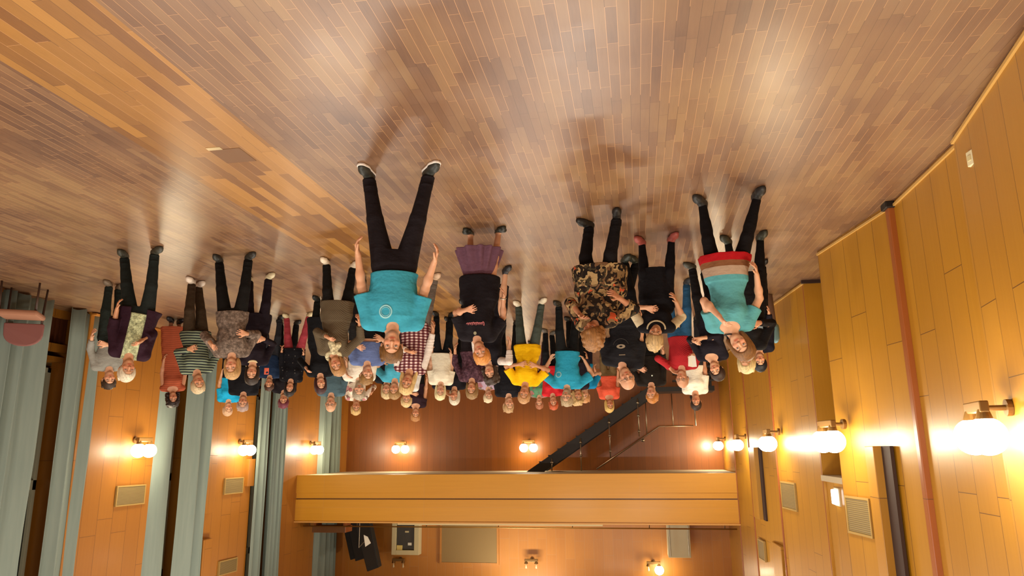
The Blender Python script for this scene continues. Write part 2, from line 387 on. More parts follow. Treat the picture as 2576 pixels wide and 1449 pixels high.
MB().box((7.42, 22.74, 5.38), (7.6, 22.76, 5.52)).build('note', mat('note_yellow', '#e0c772', .6), e)
MB().box((7.12, 22.74, 5.3), (7.24, 22.76, 5.38)).build('switch', mat('switch_white', '#e8e4d0', .4), e)
MB().box((7.22, 22.74, 4.95), (7.34, 22.76, 5.0)).build('switch', M_cream, e)
e = empty('pinboard', (0, 0, 0), 0, 'large framed olive board on the gallery wall', 'board')
mb = MB(); mb.box((4.42, 22.93, 3.6), (6.22, 22.97, 5.9)); mb.build('board_face', mat('olive_felt', '#8f7446', .8), e)
mb = MB()
for lo, hi in (((4.38, 22.92, 3.55), (4.44, 22.99, 5.95)), ((6.2, 22.92, 3.55), (6.26, 22.99, 5.95)), ((4.44, 22.92, 5.89), (6.2, 22.99, 5.95))): mb.box(lo, hi)
mb.build('board_frame', W_up, e)
e = empty('projector_box', (0, 0, 0), 0, 'pale box standing on the gallery at the right of the balcony', 'box')
mb = MB(); mb.box((-1.36, 22.1, 3.4), (-.72, 22.8, 5.55)); mb.build('body', mat('box_cream', '#cfc6a4', .6), e, bevel=.02)
mb = MB(); mb.tube([(-1.30, 22.07, 3.5), (-1.30, 22.07, 5.5)], .012); mb.tube([(-.78, 22.07, 3.5), (-.78, 22.07, 5.5)], .012); mb.build('strap', M_metal, e)
e = empty('gallery_desk', (0, 0, 0), 0, 'reddish wooden desk top at the left end of the gallery', 'desk')
MB().box((8.2, 20.0, 4.55), (9.2, 20.5, 4.72)).build('desk_top', W_red, e, bevel=.01)
for x in (8.26, 9.14): MB().box((x-.03, 20.05, 3.4), (x+.03, 20.45, 4.55)).build('side_panel', W_red, e)
e = empty('music_stand', (7.9, 20.3, 3.4), 0, 'white sheets on a thin stand in front of the black loudspeakers', 'stand')
MB().tube([(0, 0, 0), (0, 0, 1.75)], .012).build('pole', M_metal, e); MB().tube([(0, 0, 1.75), (-.14, 0, 1.6), (-.22, 0, 1.58)], .01).build('arm', M_metal, e)
MB().hexa([(-.26, -.03, 1.45), (-.14, -.03, 1.4), (-.14, -.02, 1.4), (-.26, -.02, 1.45), (-.36, -.03, 1.62), (-.2, -.03, 1.72), (-.2, -.02, 1.72), (-.36, -.02, 1.62)]).build('sheet', mat('paper', '#eee8d8', .7), e)

# wall vents -------------------------------------------------------------
M_vent = mat('vent_metal', '#8a744a', .5, .3); q = NT(M_vent)
wv = q.n('ShaderNodeTexWave', wave_type='BANDS', bands_direction='Z'); wv.inputs['Scale'].default_value = 14; q.l(q.vec('xyz'), wv.inputs['Vector'])
q.col(q.mix(wv.outputs['Fac'], srgb('#6e5a38'), srgb('#94804f'))); q.bump(wv.outputs['Fac'], .5, .005)
def vent(x, y, w_, z0, z1, rz, label):
    """local: wall plane y=0, room towards -y"""
    e = empty('wall_vent', (x, y, 0), R_(rz), label, 'vent', 'metal wall vents'); h = w_/2
    MB().box((-h, -.015, z0), (h, .03, z1)).build('grille', M_vent, e)
    mb = MB()
    for lo, hi in (((-h-.025, -.022, z0-.025), (-h, .02, z1+.025)), ((h, -.022, z0-.025), (h+.025, .02, z1+.025)), ((-h, -.022, z0-.025), (h, .02, z0)), ((-h, -.022, z1), (h, .02, z1+.025))): mb.box(lo, hi)
    mb.build('vent_frame', mat('vent_edge', '#a08145', .5), e)
vent(9.49, 12.63, .72, 3.1, 3.42, -88, 'metal vent grille above the first pair of lit globes on the left wall')
vent(9.49, 16.22, .72, 3.1, 3.42, -88, 'metal vent grille above the second pair of lit globes on the left wall')
vent(9.49, 16.22, .68, 4.93, 5.2, -88, 'brown vent highest above the second pair of lit globes')
vent(-2.50, 9.24, .56, 3.1, 3.48, 80.6, 'large metal vent right of the lit niche on the right wall')
vent(-2.47, 13.1, .78, 3.1, 3.5, 85, 'square metal vent left of the lit niche on the right wall')
vent(-2.44, 16.3, .5, 4.4, 4.75, 86, 'small dark vent beside the upper slatted panel on the right wall')
# projecting acoustic panels with a dark slot at one side -------------------
def slab(side, y0, y1, z0, z1, label, slot, x):
    e = empty('wall_flap', (0, 0, 0), 0, label, 'wall panel', 'projecting wooden wall panels')
    s_ = -1 if side > 0 else 1
    a, b = sorted((x-s_*.02, x+s_*.10)); MB().box((a, y0, z0), (b, y1, z1)).build('panel_board', W_side if side < 0 else W_left, e, bevel=.008)
    ys = (y0-slot, y0) if slot > 0 else (y1, y1-slot)
    a, b = sorted((x-s_*.02, x+s_*.015)); MB().box((a, ys[0], z0), (b, ys[1], z1)).build('dark_slot', M_slot, e)
slab(-1, 8.53, 8.83, 2.5, 5.2, 'long wooden panel with a black slot right of the large vent', .28, -2.62)
slab(-1, 16.0, 16.7, 2.5, 3.95, 'narrow wooden panel with a dark slot above the third lamp on the right wall', .3, -2.49)
slab(-1, 14.5, 15.4, 4.3, 6.4, 'upper narrow panel at the bottom edge of the photo near the balcony', .1, -2.6)
slab(1, 15.0, 15.35, 2.55, 3.8, 'narrow wooden panel with a dark edge left of the second lit globes', -.05, 9.52)
slab(1, 16.7, 17.0, 2.65, 3.3, 'short wooden panel touching the third curtain', -.04, 9.5)
slab(1, 15.05, 15.4, 4.35, 6.5, 'tall wooden panel with a dark edge above the second lit globes', -.05, 9.52)
# socket, small lit sign and green bracket lamp -----------------------------
e = empty('wall_socket', (-2.66, 5.72, .33), R_(-8), 'small white socket low on the near right wall', 'socket')
MB().box((-.02, -.04, -.06), (.02, .04, .06)).build('plate', mat('socket_white', '#e0d6b0', .5), e, bevel=.006)
MB().box((.0, -.02, -.02), (.026, .02, .02)).build('button', M_cream, e)
e = empty('emergency_light', (-2.68, 10.9, 3.18), 0, 'small bright white light fitted in the niche lintel', 'light')
MB().box((-.03, -.1, -.1), (.05, .1, .1)).build('diffuser', mat('cold_glow', '#ffffff', .5, emit=(.9, 1, 1), es=9), e, bevel=.015)
MB().box((-.05, -.13, -.12), (.0, .13, .12)).build('housing', M_white, e)
e = empty('spotlight', (-2.4, 9.35, 4.3), 0, 'small green and metal spotlight at the bottom edge above the niche', 'spotlight')
MB().tube([(-.1, 0, 0), (.05, 0, 0)], .015).build('arm', M_metal, e); MB().tube([(.05, 0, -.05), (.08, .05, .12)], [.04, .06]).build('lamp_head', mat('green_metal', '#6c8a52', .4), e)

# globe wall lamps ---------------------------------------------------------
M_globe = mat('lit_globe', '#fff4dc', .4, emit=(1, .93, .76), es=26)
M_brk = mat('lamp_bracket', '#7a5a30', .35, .6)
M_bulb = mat('bare_bulb', '#cbb68c', .15)
def wall_lamp(x, y, z, rz, label, lit=(1, 1), power=52, globes=(1, 1)):
    """local: wall plane at y=0, room towards -y, bar along x"""
    e = empty('globe_lamp', (x, y, z), rz, label, 'wall lamp', 'double globe wall lamps')
    MB().tube([(0, 0, -.2), (0, -.035, -.2)], .06, 16).build('wall_plate', M_brk, e, smooth=False)
    MB().tube([(0, -.03, -.2), (0, -.22, -.2)], .02).build('arm', M_brk, e)
    MB().box((-.20, -.25, -.245), (.20, -.19, -.165)).build('bar', M_brk, e, bevel=.008)
    for i, sx in enumerate((-.155, .155)):
        MB().tube([(sx, -.22, -.185), (sx, -.22, -.14), (sx, -.22, -.11)], [.035, .05, .058], 16).build('cup', M_brk, e)
        if globes[i]:
            MB().sphere((sx, -.22, 0), .132, 32, 18).build('globe', M_globe, e, smooth=True)
            ld = bpy.data.lights.new('globe_light', 'POINT'); ld.energy = power; ld.color = (1, .86, .58); ld.shadow_soft_size = .12
            lo = bpy.data.objects.new('globe_light', ld); COL.objects.link(lo); lo.parent = e; lo.location = (sx, -.44, 0.0)
        else: MB().tube([(sx, -.22, -.12), (sx, -.22, -.06), (sx, -.22, .0), (sx, -.22, .03)], [.015, .02, .032, .015], 12).build('bulb', M_bulb, e, smooth=True)
    return e
RZR, RZL = R_(90), R_(-90)
wall_lamp(-2.65, 5.72, 2.44, R_(90)+R_(8), 'nearest pair of large lit globes at the right edge of the photo')
wall_lamp(-2.44, 9.2, 2.44, R_(90)-R_(9), 'second pair of lit globes from the right edge, beside the niche')
wall_lamp(-2.43, 13.2, 2.44, RZR, 'third pair of lit globes from the right edge')
wall_lamp(-2.54, 18.0, 2.44, RZR, 'fourth pair of lit globes from the right edge')
wall_lamp(-2.56, 22.3, 2.44, RZR, 'furthest pair of lit globes on the right wall, beside the dark back wall')
wall_lamp(9.5, 12.6, 2.44, RZL, 'pair of lit globes between the first two curtains on the left wall')
wall_lamp(9.5, 16.35, 2.44, RZL, 'pair of lit globes on the second wooden pier of the left wall')
wall_lamp(9.5, 20.25, 2.44, RZL, 'pair of lit globes on the third wooden pier of the left wall')
wall_lamp(7.57, YB, 2.44, 0, 'left pair of lit globes on the dark wall under the balcony')
wall_lamp(3.38, YB, 2.44, 0, 'right pair of lit globes on the dark wall under the balcony')
wall_lamp(7.55, YB, 6.02, 0, 'left pair of bare bulbs on the gallery wall', globes=(0, 0))
wall_lamp(3.35, YB, 5.98, 0, 'middle pair of bare bulbs on the gallery wall', globes=(0, 0))
wall_lamp(-.3, YB, 6.0, 0, 'gallery wall lamp with one lit globe and one bare bulb', globes=(1, 0), power=60)

# chair and bin -------------------------------------------------------------
M_uph = mat('mauve_upholstery', '#7a4a44', .8)
ch = empty('chair', (8.98, 9.12, 0), R_(-30), 'mauve upholstered chair standing in front of the wide curtain at the left edge', 'chair')
M_leg = mat('dark_wood_leg', '#3a2214', .5)
for sx in (-.24, .24):
    MB().tube([(sx, -.22, 0), (sx*.95, -.2, .45)], [.014, .018]).build('leg', M_leg, ch, smooth=True)
    MB().tube([(sx, .26, 0), (sx*.95, .22, .45), (sx*.93, .27, .7)], [.014, .018, .016]).build('leg', M_leg, ch, smooth=True)
mb = MB(); mb.box((-.27, -.26, .42), (.27, .24, .5)); mb.build('seat', mat('seat_tan', '#9a6a50', .8), ch, bevel=.03)
mb = MB(); N = 14; pts = []
for i in range(N+1):
    t = math.pi*i/N; pts.append((-.26*math.cos(t), .62+.27*math.sin(t)**.6))
o_ = [(x, z) for x, z in pts]; b0 = len(mb.v)
for yy in (.22, .29):
    for x, z in [(-.26, .55)]+o_+[(.26, .55)]: mb.v.append((x, yy+.05*(z-.5)-.25*x*x, z))
n_ = len(o_)+2
for i in range(n_):
    j = (i+1) % n_; mb.f.append((i, j, n_+j, n_+i)); mb.m.append(0)
mb.f.append(tuple(reversed(range(n_)))); mb.m.append(0); mb.f.append(tuple(range(n_, 2*n_))); mb.m.append(0)
mb.build('backrest', M_uph, ch, bevel=.015)
bn = empty('litter_bin', (-2.2, 12.35, 0), 0, 'brown-grey litter bin lined with a pale blue bag by the right wall', 'bin')
mb = MB(); mb.tube([(0, 0, 0), (0, 0, .02), (0, 0, .58)], [.15, .155, .18], 28); mb.build('bin_body', mat('bin_grey', '#6b5040', .5), bn, smooth=True)
mb = MB(); V = 28
rng = random.Random(3)
prof = [(.172, .5), (.2, .53), (.21, .58), (.205, .68), (.2, .76), (.17, .8), (.14, .79), (.15, .6)]
for r, z in prof:
    for k in range(V): a = 2*math.pi*k/V; rr = r+.008*math.sin(7*a+z*20)+.006*rng.random(); mb.v.append((rr*math.cos(a), rr*math.sin(a), z+.012*math.sin(5*a)))
for j in range(len(prof)-1):
    for k in range(V): k2 = (k+1) % V; mb.f.append((j*V+k, j*V+k2, (j+1)*V+k2, (j+1)*V+k)); mb.m.append(0)
mb.build('bin_bag', mat('blue_bag', '#6f9aa6', .35), bn, smooth=True)
# floor hatch
e = empty('floor_hatch', (0, 0, 0), 0, 'small dark floor socket cover with a metal edge on the orange strip', 'floor cover')
MB().box((3.18, 5.14, 0), (3.46, 5.42, .003)).build('plate', mat('hatch_wood', '#6a4728', .5), e)
MB().box((3.33, 5.09, 0), (3.46, 5.14, .004)).build('metal_edge', mat('hatch_metal', '#d8c49a', .3, .6), e)
PEOPLE = [
{'name': 'w1', 'label': 'white-haired woman in a pale green top and dark purple cardigan at far left', 'S': 1.65, 'feet': [[0.165, 0.251], [-0.165, -0.111]], 'hip': [-0.061, -0.0, 0.869], 'hr': [-0.093, -0.2, 1.17], 'er': [-0.193, 0.0, 1.166], 'top': ['#a9b08a', 'mottle', 0.83, 0.8], 'jacket': '#2c1622', 'bot': ('trousers', '#1d2220'), 'hair': ('short', '#d9cdb4'), 'sex': 'f', 'shoe': '#3a3a30', 'base': [6.031, 7.735], 'ang': -37.94, 'ht': [-0.002, -0.0, 1.65]},
{'name': 'w2', 'label': 'man in a plain grey shirt with raised hand, behind the purple cardigan', 'S': 1.585, 'feet': [[0.064, -0.013], [-0.064, 0.153]], 'hl': [0.204, -0.25, 0.801], 'hr': [0.041, -0.25, 0.94], 'top': ['#8b8a82', 'plain', 0.938, 0.9], 'bot': ('trousers', '#1e2420'), 'hair': ('short', '#3a2a1c'), 'sex': 'm', 'shoe': '#6a5a48', 'base': [7.594, 9.265], 'ang': -39.34, 'ht': [-0.077, -0.0, 1.585]},
{'name': 'w3', 'label': 'dark curly-haired woman in a sleeveless rust-red dress beside the grey-green curtain', 'S': 1.653, 'feet': [[0.069, 0.009], [-0.069, 0.131]], 'top': ['#9a4a30', 'weave', 0.178, 0], 'bot': ('legs', None), 'hair': ('curly', '#241512'), 'sex': 'f', 'shoe': '#1c1c20', 'dress': 1, 'base': [8.525, 12.101], 'ang': -35.16, 'ht': [-0.081, -0.0, 1.653]},
{'name': 'w4', 'label': 'person in a dark and sage striped shirt, brown trousers and orange-laced trainers', 'S': 1.664, 'feet': [[0.047, -0.032], [-0.047, 0.172]], 'hr': [-0.301, -0.25, 0.955], 'hl': [-0.014, -0.22, 1.023], 'top': ['#7f8a72', 'stripes', 0.774, 1], 'bot': ('trousers', '#3a2c1e'), 'hair': ('short', '#cdb58e'), 'sex': 'f', 'shoe': '#d8c8b8', 'base': [6.319, 9.35], 'ang': -34.05, 'ht': [-0.158, -0.0, 1.664]},
{'name': 'w5', 'label': 'woman in a long mottled grey tunic with pinkish hem over black trousers', 'S': 1.599, 'feet': [[0.174, 0.212], [-0.174, -0.072]], 'hl': [0.188, -0.25, 1.201], 'hr': [-0.183, -0.2, 1.028], 'top': ['#6a5c52', 'mottle', 0.755, 0.95], 'bot': ('trousers', '#131110'), 'hair': ('bob', '#b8905c'), 'sex': 'f', 'shoe': '#2a2a26', 'lo': 0.035, 'base': [5.022, 8.194], 'ang': -31.5, 'ht': [-0.079, -0.0, 1.599]},
{'name': 'w6', 'label': 'dark-haired woman in dark plum clothes with a pale round collar and white shoes', 'S': 1.573, 'feet': [[0.127, 0.184], [-0.127, -0.044]], 'hl': [0.008, -0.22, 0.942], 'hr': [-0.095, -0.22, 0.927], 'top': ['#1c141c', 'plain', 0.582, 1], 'bot': ('trousers', '#1c141c'), 'hair': ('bob', '#2e2016'), 'sex': 'f', 'shoe': '#d8cca8', 'collar': '#d8c498', 'base': [5.249, 9.247], 'ang': -29.58, 'ht': [0.007, -0.0, 1.573]},
{'name': 'w7', 'label': 'grey-haired person in a black T-shirt standing behind the pale round collar', 'S': 1.76, 'feet': None, 'top': ['#18171b', 'plain', None, 0.5], 'bot': ('trousers', '#131110'), 'hair': ('short', '#a88f86'), 'sex': 'm', 'base': [7.185, 12.386], 'ang': -30.12, 'ht': [0.0, -0.0, 1.76]},
{'name': 'w8', 'label': 'light-haired person in a turquoise shirt at the second orange wall panel', 'S': 1.72, 'feet': None, 'top': ['#1c9ccc', 'plain', None, 0.5], 'bot': ('trousers', '#131110'), 'hair': ('short', '#d0a684'), 'sex': 'f', 'base': [8.668, 14.362], 'ang': -31.11, 'ht': [-0.0, -0.0, 1.72]},
{'name': 'w10', 'label': 'dark-haired woman in coral-red trousers and a black dotted top', 'S': 1.519, 'feet': [[0.195, 0.198], [-0.195, -0.058]], 'top': ['#121116', 'dots', 0.659, 1], 'bot': ('trousers', '#a8404a'), 'hair': ('bob', '#1d1412'), 'sex': 'f', 'shoe': '#c8b890', 'base': [6.062, 12.133], 'ang': -26.55, 'ht': [0.074, -0.0, 1.519]},
{'name': 'w11', 'label': 'person with short burgundy hair in front of the third curtain', 'S': 1.68, 'feet': None, 'top': ['#1d181c', 'plain', None, 1], 'bot': ('trousers', '#131110'), 'hair': ('short', '#6a2234'), 'sex': 'f', 'base': [6.623, 12.863], 'ang': -27.24, 'ht': [-0.0, -0.0, 1.68]},
{'name': 'w12', 'label': 'small person in a dark blue jacket with an orange tag near the third curtain', 'S': 1.4, 'feet': None, 'top': ['#1a2a44', 'plain', None, 1], 'bot': ('trousers', '#2a2a2e'), 'hair': ('short', '#4a2c1c'), 'sex': 'm', 'tag': '#d85a38', 'base': [6.633, 12.296], 'ang': -28.34, 'ht': [0.0, -0.0, 1.4]},
{'name': 'w13', 'label': 'woman in a long olive-brown knitted tunic with a cream scarf', 'S': 1.545, 'feet': [[0.173, 0.013], [-0.173, 0.127]], 'neckpx': [0.027, -0.0, 1.247], 'hl': [0.093, -0.3, 1.076], 'hr': [-0.285, -0.2, 0.821], 'er': [-0.27, -0.02, 1.097], 'top': ['#5e5240', 'knit', 0.571, 0.95], 'bot': ('trousers', '#131110'), 'hair': ('bob', '#a87c4c'), 'sex': 'f', 'shoe': '#d8c8b0', 'scarf': '#b5ab8a', 'lo': 0.03, 'base': [3.808, 8.743], 'ang': -23.54, 'ht': [-0.036, -0.0, 1.545]},
{'name': 'w14', 'label': 'auburn-haired woman all in black beside the olive-brown tunic', 'S': 1.583, 'feet': [[0.051, 0.034], [-0.051, 0.106]], 'hl': [0.17, -0.2, 1.201], 'top': ['#141417', 'plain', 0.352, 1], 'bot': ('trousers', '#1a1d1c'), 'hair': ('bob', '#3c1a1c'), 'sex': 'f', 'shoe': '#1a1d1c', 'base': [5.051, 10.882], 'ang': -24.9, 'ht': [-0.069, -0.0, 1.583]},
{'name': 'w15', 'label': 'bald man in a steel-blue T-shirt near the far curtain', 'S': 1.78, 'feet': None, 'top': ['#4e6670', 'plain', None, 0.5], 'bot': ('trousers', '#201e1e'), 'hair': ('bald', '#c08a60'), 'sex': 'm', 'base': [5.663, 12.862], 'ang': -23.76, 'ht': [0.0, -0.0, 1.78]},
{'name': 'w16', 'label': 'short-haired person in a periwinkle blue T-shirt and black trousers', 'S': 1.6, 'feet': None, 'hl': [0.125, -0.28, 1.08], 'hr': [-0.174, -0.1, 0.925], 'top': ['#5d6e9e', 'plain', 1.004, 0.45], 'bot': ('trousers', '#121113'), 'hair': ('short', '#8f6a3a'), 'sex': 'm', 'shoe': '#15151a', 'base': [3.678, 9.523], 'ang': -21.12, 'ht': [0.0, -0.0, 1.6]},
{'name': 'w17', 'label': 'grey-bearded man in a white polo shirt behind the periwinkle T-shirt', 'S': 1.7, 'feet': None, 'hl': [0.198, -0.2, 1.295], 'top': ['#e8e0cf', 'plain', None, 0.5], 'bot': ('trousers', '#201e1e'), 'hair': ('short', '#a89a84'), 'sex': 'm', 'beard': '#9a8c74', 'base': [4.329, 10.889], 'ang': -21.68, 'ht': [0.0, -0.0, 1.7]},
{'name': 'w18', 'label': 'sandy-haired person in a white shirt with pink flowers, tallest behind the white polo', 'S': 1.76, 'feet': None, 'hr': [-0.328, -0.2, 1.291], 'top': ['#e9dcc8', 'floral', None, 0.8], 'bot': ('trousers', '#201e1e'), 'hair': ('short', '#c8a468'), 'sex': 'f', 'base': [5.725, 14.276], 'ang': -21.85, 'ht': [0.0, -0.0, 1.76]},
{'name': 'w19', 'label': 'fair-haired woman in a dark top half hidden left of the blonde woman in check', 'S': 1.6, 'feet': None, 'top': ['#1c1d22', 'plain', None, 1], 'bot': ('trousers', '#131110'), 'hair': ('bob', '#c8ae80'), 'sex': 'f', 'base': [4.305, 12.118], 'ang': -19.56, 'ht': [0.0, -0.0, 1.6]},
{'name': 'm20', 'label': 'man in a turquoise T-shirt with a white ring, standing foremost with legs apart', 'S': 1.774, 'feet': [[0.265, 0.143], [-0.265, -0.003]], 'hip': [0.017, -0.0, 0.919], 'hl': [0.335, -0.12, 0.799], 'el': [0.293, -0.0, 1.175], 'hr': [-0.337, -0.2, 0.868], 'er': [-0.229, -0.0, 1.176], 'top': ['#3a98b0', 'plain', 0.999, 0.5], 'bot': ('trousers', '#1d181c'), 'hair': ('short', '#6e4a22'), 'sex': 'm', 'shoe': '#2a2c28', 'sole': '#ece4dc', 'ring': [0.078, -0.15, 1.356], 'lo': 0.035, 'base': [2.003, 5.795], 'ang': -19.07, 'ht': [0.021, -0.0, 1.774]},
{'name': 'w21', 'label': 'blonde woman in a maroon and white checked top with one pale sleeve hanging', 'S': 1.725, 'feet': [[0.179, 0.133], [-0.179, 0.007]], 'hl': [0.142, -0.25, 1.132], 'hr': [-0.185, -0.1, 0.768], 'sleevec': '#e6ddd4', 'top': ['#4a2028', 'plaid', 0.726, 0.95], 'bot': ('trousers', '#6a6058'), 'hair': ('long', '#d3b277'), 'sex': 'f', 'shoe': '#c8a88a', 'base': [2.98, 9.761], 'ang': -16.98, 'ht': [0.187, -0.0, 1.725]},
{'name': 'w22', 'label': 'person in a turquoise T-shirt mostly hidden between the foremost man and the check shirt', 'S': 1.66, 'feet': None, 'hl': [0.185, -0.1, 1.022], 'top': ['#48a2bc', 'plain', None, 0.5], 'bot': ('trousers', '#131110'), 'hair': ('short', '#a07c4c'), 'sex': 'f', 'base': [3.926, 11.438], 'ang': -18.94, 'ht': [-0.0, -0.0, 1.66]},
{'name': 'w23', 'label': 'fair-haired person in a white top behind the blonde woman in check', 'S': 1.7, 'feet': None, 'top': ['#e8e2da', 'plain', None, 0.55], 'bot': ('trousers', '#131110'), 'hair': ('short', '#d9b983'), 'sex': 'f', 'base': [4.213, 12.96], 'ang': -18.01, 'ht': [-0.0, -0.0, 1.7]},
{'name': 'w24', 'label': 'person in a dark plum top with raised forearm, tallest at the back left of centre', 'S': 1.83, 'feet': None, 'hl': [0.04, -0.2, 1.187], 'top': ['#2c1a22', 'plain', None, 0.3], 'bot': ('trousers', '#131110'), 'hair': ('short', '#b07a48'), 'sex': 'f', 'base': [5.05, 16.237], 'ang': -17.28, 'ht': [0.0, -0.0, 1.83]},
{'name': 'w25', 'label': 'platinum blonde person in a cream T-shirt and black trousers', 'S': 1.607, 'feet': [[0.131, 0.037], [-0.131, 0.103]], 'top': ['#e9e0c8', 'plain', 0.774, 0.45], 'bot': ('trousers', '#15171a'), 'hair': ('bob', '#ead9a8'), 'sex': 'f', 'shoe': '#151515', 'lo': 0.04, 'base': [3.421, 12.615], 'ang': -15.17, 'ht': [0.047, -0.0, 1.607]},
{'name': 'w27', 'label': 'silver-haired person in a black top with a hand at the chin', 'S': 1.66, 'feet': None, 'hl': [0.127, -0.16, 1.479], 'top': ['#17141a', 'plain', None, 1], 'bot': ('trousers', '#131110'), 'hair': ('bob', '#d8cdb6'), 'sex': 'f', 'base': [3.351, 13.193], 'ang': -14.25, 'ht': [0.0, -0.0, 1.66]},
{'name': 'w28', 'label': 'woman with a brown bob in a mottled plum top beside the cream T-shirt', 'S': 1.66, 'feet': None, 'hl': [0.288, -0.1, 0.8], 'top': ['#4a2f3a', 'mottle', None, 0.9], 'bot': ('trousers', '#1a1418'), 'hair': ('bob', '#96764a'), 'sex': 'f', 'base': [2.685, 11.747], 'ang': -12.87, 'ht': [0.0, -0.0, 1.66]},
{'name': 'm29', 'label': 'woman in a black T-shirt with a pink word and a pleated mauve skirt', 'S': 1.575, 'feet': [[0.162, 0.108], [-0.162, 0.032]], 'neckpx': [0.084, -0.0, 1.281], 'hip': [0.057, -0.0, 0.679], 'hl': [0.167, -0.3, 0.978], 'el': [0.324, -0.05, 1.009], 'hr': [-0.22, -0.1, 0.78], 'er': [-0.194, -0.0, 1.01], 'top': ['#19151a', 'plain', 0.571, 0.55], 'bot': ['skirt', '#6a4a5c', 0.247], 'hair': ('short', '#d08a44'), 'sex': 'f', 'shoe': '#20221c', 'text': [0.095, -0.15, 1.136], 'watch': 1, 'sandal': 1, 'lo': 0.035, 'base': [1.633, 7.775], 'ang': -11.86, 'ht': [0.031, -0.0, 1.575]},
{'name': 'w30', 'label': 'woman with shoulder-length dark curls and white sleeves behind the mauve skirt', 'S': 1.606, 'feet': [[0.13, 0.332], [-0.13, -0.192]], 'neckpx': [0.12, -0.0, 1.308], 'hr': [-0.189, -0.2, 1.05], 'er': [-0.068, -0.05, 1.277], 'top': ['#16141a', 'plain', 0.218, 0.9], 'blouse': '#e6d8cc', 'bot': ('legs', None), 'hair': ('curly', '#3a2a20'), 'sex': 'f', 'shoe': '#1c1c20', 'sleevec': '#e6ddd4', 'base': [1.88, 9.776], 'ang': -10.88, 'ht': [0.077, -0.0, 1.606]},
{'name': 'w31', 'label': 'small silver-haired person with a lilac patterned collar at the back', 'S': 1.56, 'feet': None, 'top': ['#b9a3b8', 'floral', None, 1], 'bot': ('trousers', '#131110'), 'hair': ('short', '#dccba8'), 'sex': 'f', 'base': [2.944, 14.364], 'ang': -11.58, 'ht': [0.0, -0.0, 1.56]},
{'name': 'w32', 'label': 'tall fair-haired man in a dark blue-black shirt left of the yellow T-shirt', 'S': 1.8, 'feet': None, 'top': ['#1a1a20', 'plain', None, 0.5], 'bot': ('trousers', '#131110'), 'hair': ('short', '#b89468'), 'sex': 'm', 'base': [2.432, 13.857], 'ang': -9.95, 'ht': [0.0, -0.0, 1.8]},
{'name': 'w33', 'label': 'person in a bright yellow T-shirt, grey-green jeans and white trainers', 'S': 1.749, 'feet': [[0.196, 0.17], [-0.196, -0.03]], 'hl': [0.153, -0.24, 1.096], 'el': [0.329, -0.08, 1.208], 'hr': [-0.057, -0.24, 1.112], 'er': [-0.201, -0.08, 1.228], 'top': ['#eebb0a', 'plain', 0.772, 0.55], 'bot': ('trousers', '#47504a'), 'hair': ('short', '#c09060'), 'sex': 'f', 'shoe': '#e4d9c0', 'lo': 0.03, 'base': [1.703, 11.888], 'ang': -8.15, 'ht': [0.125, -0.0, 1.749]},
{'name': 'w34', 'label': 'red-haired person in a bright red jacket and black trousers', 'S': 1.689, 'feet': [[0.067, -0.094], [-0.067, 0.234]], 'hl': [0.016, -0.15, 0.712], 'top': ['#c8262e', 'plain', 0.781, 0.9], 'bot': ('trousers', '#16171a'), 'hair': ('short', '#b8542c'), 'sex': 'f', 'shoe': '#55504a', 'base': [1.767, 15.105], 'ang': -6.67, 'ht': [-0.071, -0.0, 1.689]},
{'name': 'w35', 'label': 'small person in a green floral top behind the yellow T-shirt', 'S': 1.58, 'feet': None, 'top': ['#5a8a68', 'floral', None, 1], 'bot': ('trousers', '#3a1a20'), 'hair': ('short', '#a86a4a'), 'sex': 'f', 'base': [2.205, 16.676], 'ang': -7.53, 'ht': [0.0, -0.0, 1.58]},
{'name': 'w36', 'label': 'grey-bearded man in a turquoise T-shirt with a small white ring, right of the yellow T-shirt', 'S': 1.792, 'feet': [[0.147, -0.088], [-0.147, 0.228]], 'hl': [0.319, -0.0, 0.94], 'el': [0.325, 0.02, 1.191], 'hr': [-0.268, -0.0, 0.966], 'er': [-0.26, 0.02, 1.236], 'top': ['#2a98bc', 'plain', 0.856, 0.55], 'bot': ('trousers', '#17191b'), 'hair': ('short', '#b09a78'), 'sex': 'm', 'beard': '#a08a70', 'shoe': '#2a241c', 'ring': [0.18, -0.15, 1.259], 'lo': 0.04, 'base': [1.099, 12.281], 'ang': -5.11, 'ht': [0.054, -0.0, 1.792]},
{'name': 'w37', 'label': 'curly fair-haired person in a dark top between two men at the back', 'S': 1.68, 'feet': None, 'top': ['#26202a', 'plain', None, 1], 'bot': ('trousers', '#131110'), 'hair': ('curly', '#c2a06a'), 'sex': 'f', 'base': [1.071, 13.647], 'ang': -4.49, 'ht': [0.0, -0.0, 1.68]},
{'name': 'w38', 'label': 'person in a bright blue shirt right of the grey-bearded man', 'S': 1.62, 'feet': None, 'hr': [-0.08, -0.1, 1.073], 'top': ['#1580b4', 'plain', None, 0.5], 'bot': ('trousers', '#241c28'), 'hair': ('short', '#c08a58'), 'sex': 'm', 'base': [0.972, 14.181], 'ang': -3.92, 'ht': [0.0, -0.0, 1.62]},
{'name': 'm39', 'label': 'woman in a brown and black leaf-patterned tunic looking down at the floor', 'S': 1.7, 'feet': [[0.153, 0.2], [-0.153, -0.06]], 'neckpx': [0.112, -0.0, 1.303], 'hr': [-0.121, -0.3, 0.947], 'er': [-0.234, -0.1, 1.129], 'hl': [0.258, -0.2, 1.13], 'top': ['#5b4a3a', 'camo', 0.584, 0.8], 'bot': ('trousers', '#151214'), 'hair': ('curly', '#94683c'), 'sex': 'f', 'shoe': '#1b1918', 'pitch': 55, 'lo': 0.045, 'yaw': 20, 'wt': 1.3, 'hip': [0.052, -0.0, 0.797], 'base': [0.263, 7.537], 'ang': -2.0, 'ht': [0.11, -0.0, 1.586]},
